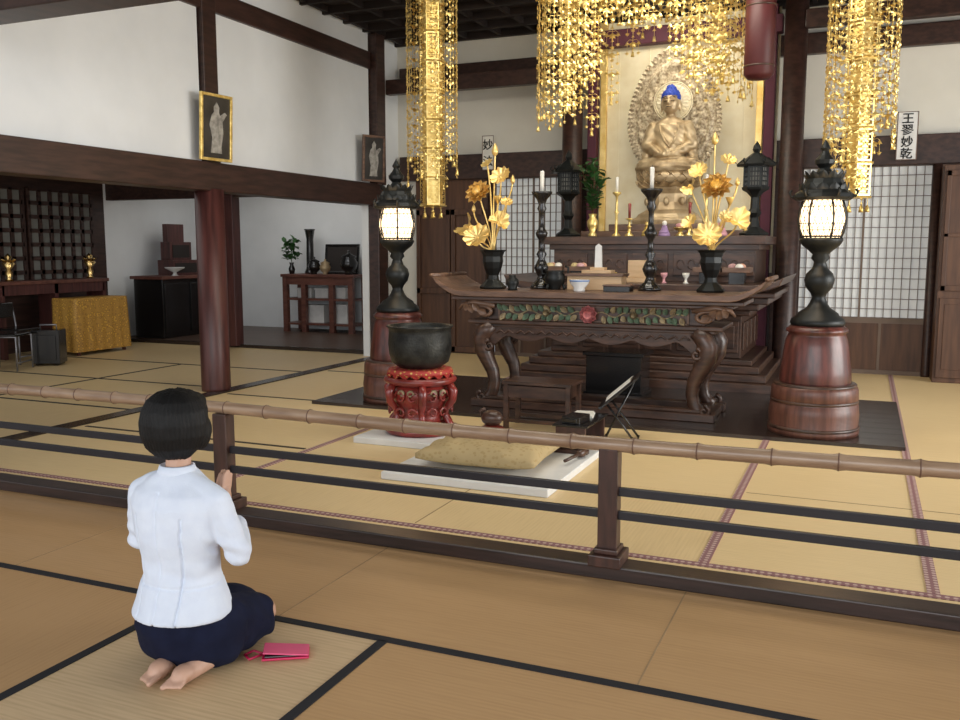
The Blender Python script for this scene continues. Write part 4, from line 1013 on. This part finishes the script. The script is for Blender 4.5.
for s in(-1,1):
    b.cap((s*.13,0,.61),(s*.205,.04,.43),.034,.030); b.cap((s*.205,.04,.43),(s*.032+HX,.245,.505),.031,.022)
    px=s*.011+HX
    b.cap((s*.026+HX,.25,.51),(px,.272,.575),.020,.018,10); b.ell((px+s*.002,.27,.552),(.011,.032,.040))
    for k,(dy,L) in enumerate(((-.024,.056),(-.008,.066),(.008,.062),(.023,.047))):
        b.cap((px,.273+dy,.583),(px,.280+dy*.95,.583+L*.55),.0082,.0078,8); b.cap((px,.280+dy*.95,.583+L*.55),(px-s*.001,.288+dy*.9,.583+L),.0078,.0062,8)
    b.cap((px+s*.008,.243,.535),(px+s*.006,.226,.573),.0105,.0085,8); b.cap((px+s*.006,.226,.573),(px+s*.001,.229,.60),.0085,.007,8)
HZ=.88
b.ell((0,.025,HZ),(.070,.087,.102),20,14); b.ell((0,.055,HZ-.05),(.054,.053,.053)); b.ell((0,.088,HZ-.086),(.023,.019,.016))
b.cap((0,.109,HZ+.008),(0,.125,HZ-.022),.008,.0125,8)
b.cap((-.018,.109,HZ-.051),(.018,.109,HZ-.051),.0075,.0075,8)
for s in(-1,1):
    b.ell((s*.072,.02,HZ-.01),(.010,.020,.030)); b.cap((s*.016,.105,HZ+.026),(s*.047,.094,HZ+.027),.007,.005,6); b.ell((s*.029,.100,HZ+.006),(.014,.009,.008))
mk('body',blob('person_body',b,SKIN,.0052,3),SKIN,pe,label='skin of the kneeling figure with bare feet and joined hands')
for s in(-1,1):
    q=MB(); q.ell((s*.029,.108,HZ+.006),(.009,.004,.004),8,6)
    mk('eye',q,INK,pe)
b=MB()
b.ell((0,.03,.16),(.205,.165,.125),22,12)
b.loft([(0,.04,.012,.18,.10),(0,.04,.06,.205,.15),(0,.03,.15,.21,.168),(0,.02,.25,.16,.122),(0,.02,.33,.13,.10)],26)
for s in(-1,1):
    b.cap((s*.09,.06,.14),(s*.10,.27,.10),.12,.082,14); b.cap((s*.10,.08,.08),(s*.105,.29,.07),.085,.066,14)
b.ell((0,.19,.12),(.16,.18,.095)); b.box((0,.15,.045),(.32,.33,.07)); b.box((0,.13,.125),(.24,.28,.12))
def skd(co): return .005*noise.noise(Vector((co.x*9,co.y*5,co.z*14)))+.003*noise.noise(co*25)+.004*sin(co.y*40+co.z*50)*(co.y>.1)
mk('skirt',blob('person_skirt',b,NAVY,.009,10,skd),NAVY,pe,label='navy blue knee-length skirt')
b=MB()
b.loft([(0,.0,.200,.184,.160),(0,.0,.215,.185,.161),(0,.005,.28,.168,.140),(0,.005,.35,.148,.116),(0,.0,.41,.149,.112),(0,-.01,.50,.170,.116),(0,-.012,.60,.184,.112),(0,-.008,.645,.172,.100),(0,0,.68,.125,.084),(0,0,.722,.066,.060)],30)
for s in(-1,1):
    b.cap((s*.06,-.005,.676),(s*.165,-.0,.622),.044,.052,14); b.cap((s*.165,0,.62),(s*.222,.04,.43),.052,.046,14); b.cap((s*.222,.04,.43),(s*.115+HX*.5,.185,.480),.046,.037,14)
def jd(co):
    d=.004*noise.noise(Vector((co.x*8,co.y*8,co.z*18)))+.002*noise.noise(Vector((co.x*25,co.y*25,co.z*30+9)))
    if abs(co.x)<.005 and co.y<0 and co.z<.66: d-=.005
    for s in(-1,1):
        if abs(abs(co.x)-(.085+.06*max(0,co.z-.36)))<.004 and co.y<0 and co.z<.58 : d-=.004
    if abs(co.z-.325)<.005 and abs(co.x)<.2 and co.y<.1: d-=.004
    if abs(co.x)>.15 and co.z<.58: d+=.0045*sin(co.z*95+co.x*30+co.y*20)*max(0,1-abs(co.z-.45)/.10)
    d+=.004*sin(co.z*60+co.x*25)*max(0,1-abs(co.z-.37)/.06)*(co.y<.05)
    d+=.002*sin(co.x*55+co.z*14)*max(0,1-abs(co.z-.24)/.08)
    return d
mk('jacket',blob('person_jacket',b,JACKET,.0055,9,jd),JACKET,pe,label='fitted white jacket with back seams and short stand collar')
q=MB(); q.loft([(0,-.0,.693,.082,.070),(0,.0,.738,.062,.057),(0,.0,.741,.055,.050),(0,0,.71,.055,.048)],28); mk('collar',q,JACKET,pe)
b=MB()
b.loft([(0,-.004,.764,.040,.034),(0,-.014,.778,.068,.058),(0,-.018,.808,.097,.084),(0,-.013,.850,.116,.101),(0,-.007,.895,.121,.109),(0,.0,.937,.115,.108),(0,.003,.972,.095,.093),(0,.003,.997,.060,.062),(0,.003,1.007,.025,.025)],30)
for s in(-1,1): b.ell((s*.083,.03,.86),(.030,.052,.066))
b.ell((0,.06,.955),(.077,.055,.038))
def hd(co):
    a=math.atan2(co.y,co.x)
    return .0013*sin(a*52+5*noise.noise(co*9))+.005*noise.noise(Vector((a*3,co.z*8,1)))+max(0,(.82-co.z)/.05)*.003*noise.noise(Vector((a*14,0,5)))
mk('hair',blob('person_hair',b,HAIR,.0048,6,hd),HAIR,pe,label='short rounded black bob haircut')
t=th('phone_case','hot pink folding phone case lying on the tatami','phone case',(-1.90,2.62,.004),rz=.55)
q=MB(); q.b2(-.085,.085,-.045,.045,0,.008); mk('back_cover',q,PHONE,t,bevel=.003)
q=MB(); q.box((.002,.0,.022),(.165,.09,.006),0,Matrix.Rotation(.10,3,'Y')); mk('front_cover',q,PHONE2,t,bevel=.002)
q=MB(); q.b2(-.075,.07,-.038,.038,.008,.014); mk('phone',q,LACQ,t,bevel=.002)
q=MB(); q.tube([(-.085,.0,.008),(-.13,-.03,.006),(-.15,.01,.006),(-.12,.04,.006),(-.085,.01,.006)],.005,6); mk('strap',q,PHONE,t)
# ------------------------------------------------------------ camera
phi=math.atan(112/895); thh=math.atan(385/902)
cd=bpy.data.cameras.new('camera'); cd.lens=895/960*36; cd.sensor_width=36; cd.clip_end=200
cam=bpy.data.objects.new('camera',cd); COL.objects.link(cam); cam.location=(0,0,1.5); cam.rotation_euler=(pi/2-phi,0,thh)
bpy.context.scene.camera=cam
# ------------------------------------------------------------ light
wd=bpy.data.worlds.new('world'); bpy.context.scene.world=wd; wd.use_nodes=True
bg=wd.node_tree.nodes['Background']; bg.inputs['Color'].default_value=(.90,.95,1,1); bg.inputs['Strength'].default_value=1.1
def area(name,loc,tgt,sx,sy,pw,col=(1,1,1)):
    l=bpy.data.lights.new(name,'AREA'); l.shape='RECTANGLE'; l.size=sx; l.size_y=sy; l.energy=pw; l.color=col
    o=bpy.data.objects.new(name,l); COL.objects.link(o); o.location=loc
    o.rotation_euler=(Vector(tgt)-Vector(loc)).to_track_quat('-Z','Y').to_euler(); return o
area('daylight_right_opening',(6.0,6.6,2.0),(-4,7,.4),5,2.8,450,(1,.98,.94))
area('daylight_rear_opening',(-1,-4.5,3.0),(-2,8,1.0),9,3,350,(.96,.98,1))
area('hall_fill',(-2,6.2,4.3),(-2.2,7.2,0),4,1.5,105,(1,.94,.82))  # added overhead fill, no fitting modelled
area('altar_fill',(-2.2,7.9,4.25),(-2.2,10.8,2.6),2.5,.4,58,(1,.92,.77))  # added fill aimed at the altar to brighten the gold
area('shrine_lamp',(-2.2,10.4,4.2),(-2.2,11.4,2.6),1.6,.3,20,(1,.91,.74))
area('annex_fill',(-8.4,8,2.85),(-8.4,9,0),3,4,32,(1,.98,.95))  # added fill under the closed side-room ceiling, not a window
area('annex_rear_fill',(-8.8,12.3,2.85),(-8.9,12.9,0),2.5,1,22,(1,.97,.92))  # added fill that lifts the rear of the side room
for x,y in((-4.13,7.65),(-.32,7.6)):
    l=bpy.data.lights.new('lantern_bulb','POINT'); l.energy=9; l.color=(1,.68,.38); l.shadow_soft_size=.25
    o=bpy.data.objects.new('lantern_bulb',l); COL.objects.link(o); o.location=(x,y-.35,1.75)
try:
    vs_=bpy.context.scene.view_settings; vs_.view_transform='Standard'; vs_.exposure=0
except Exception as e: pass
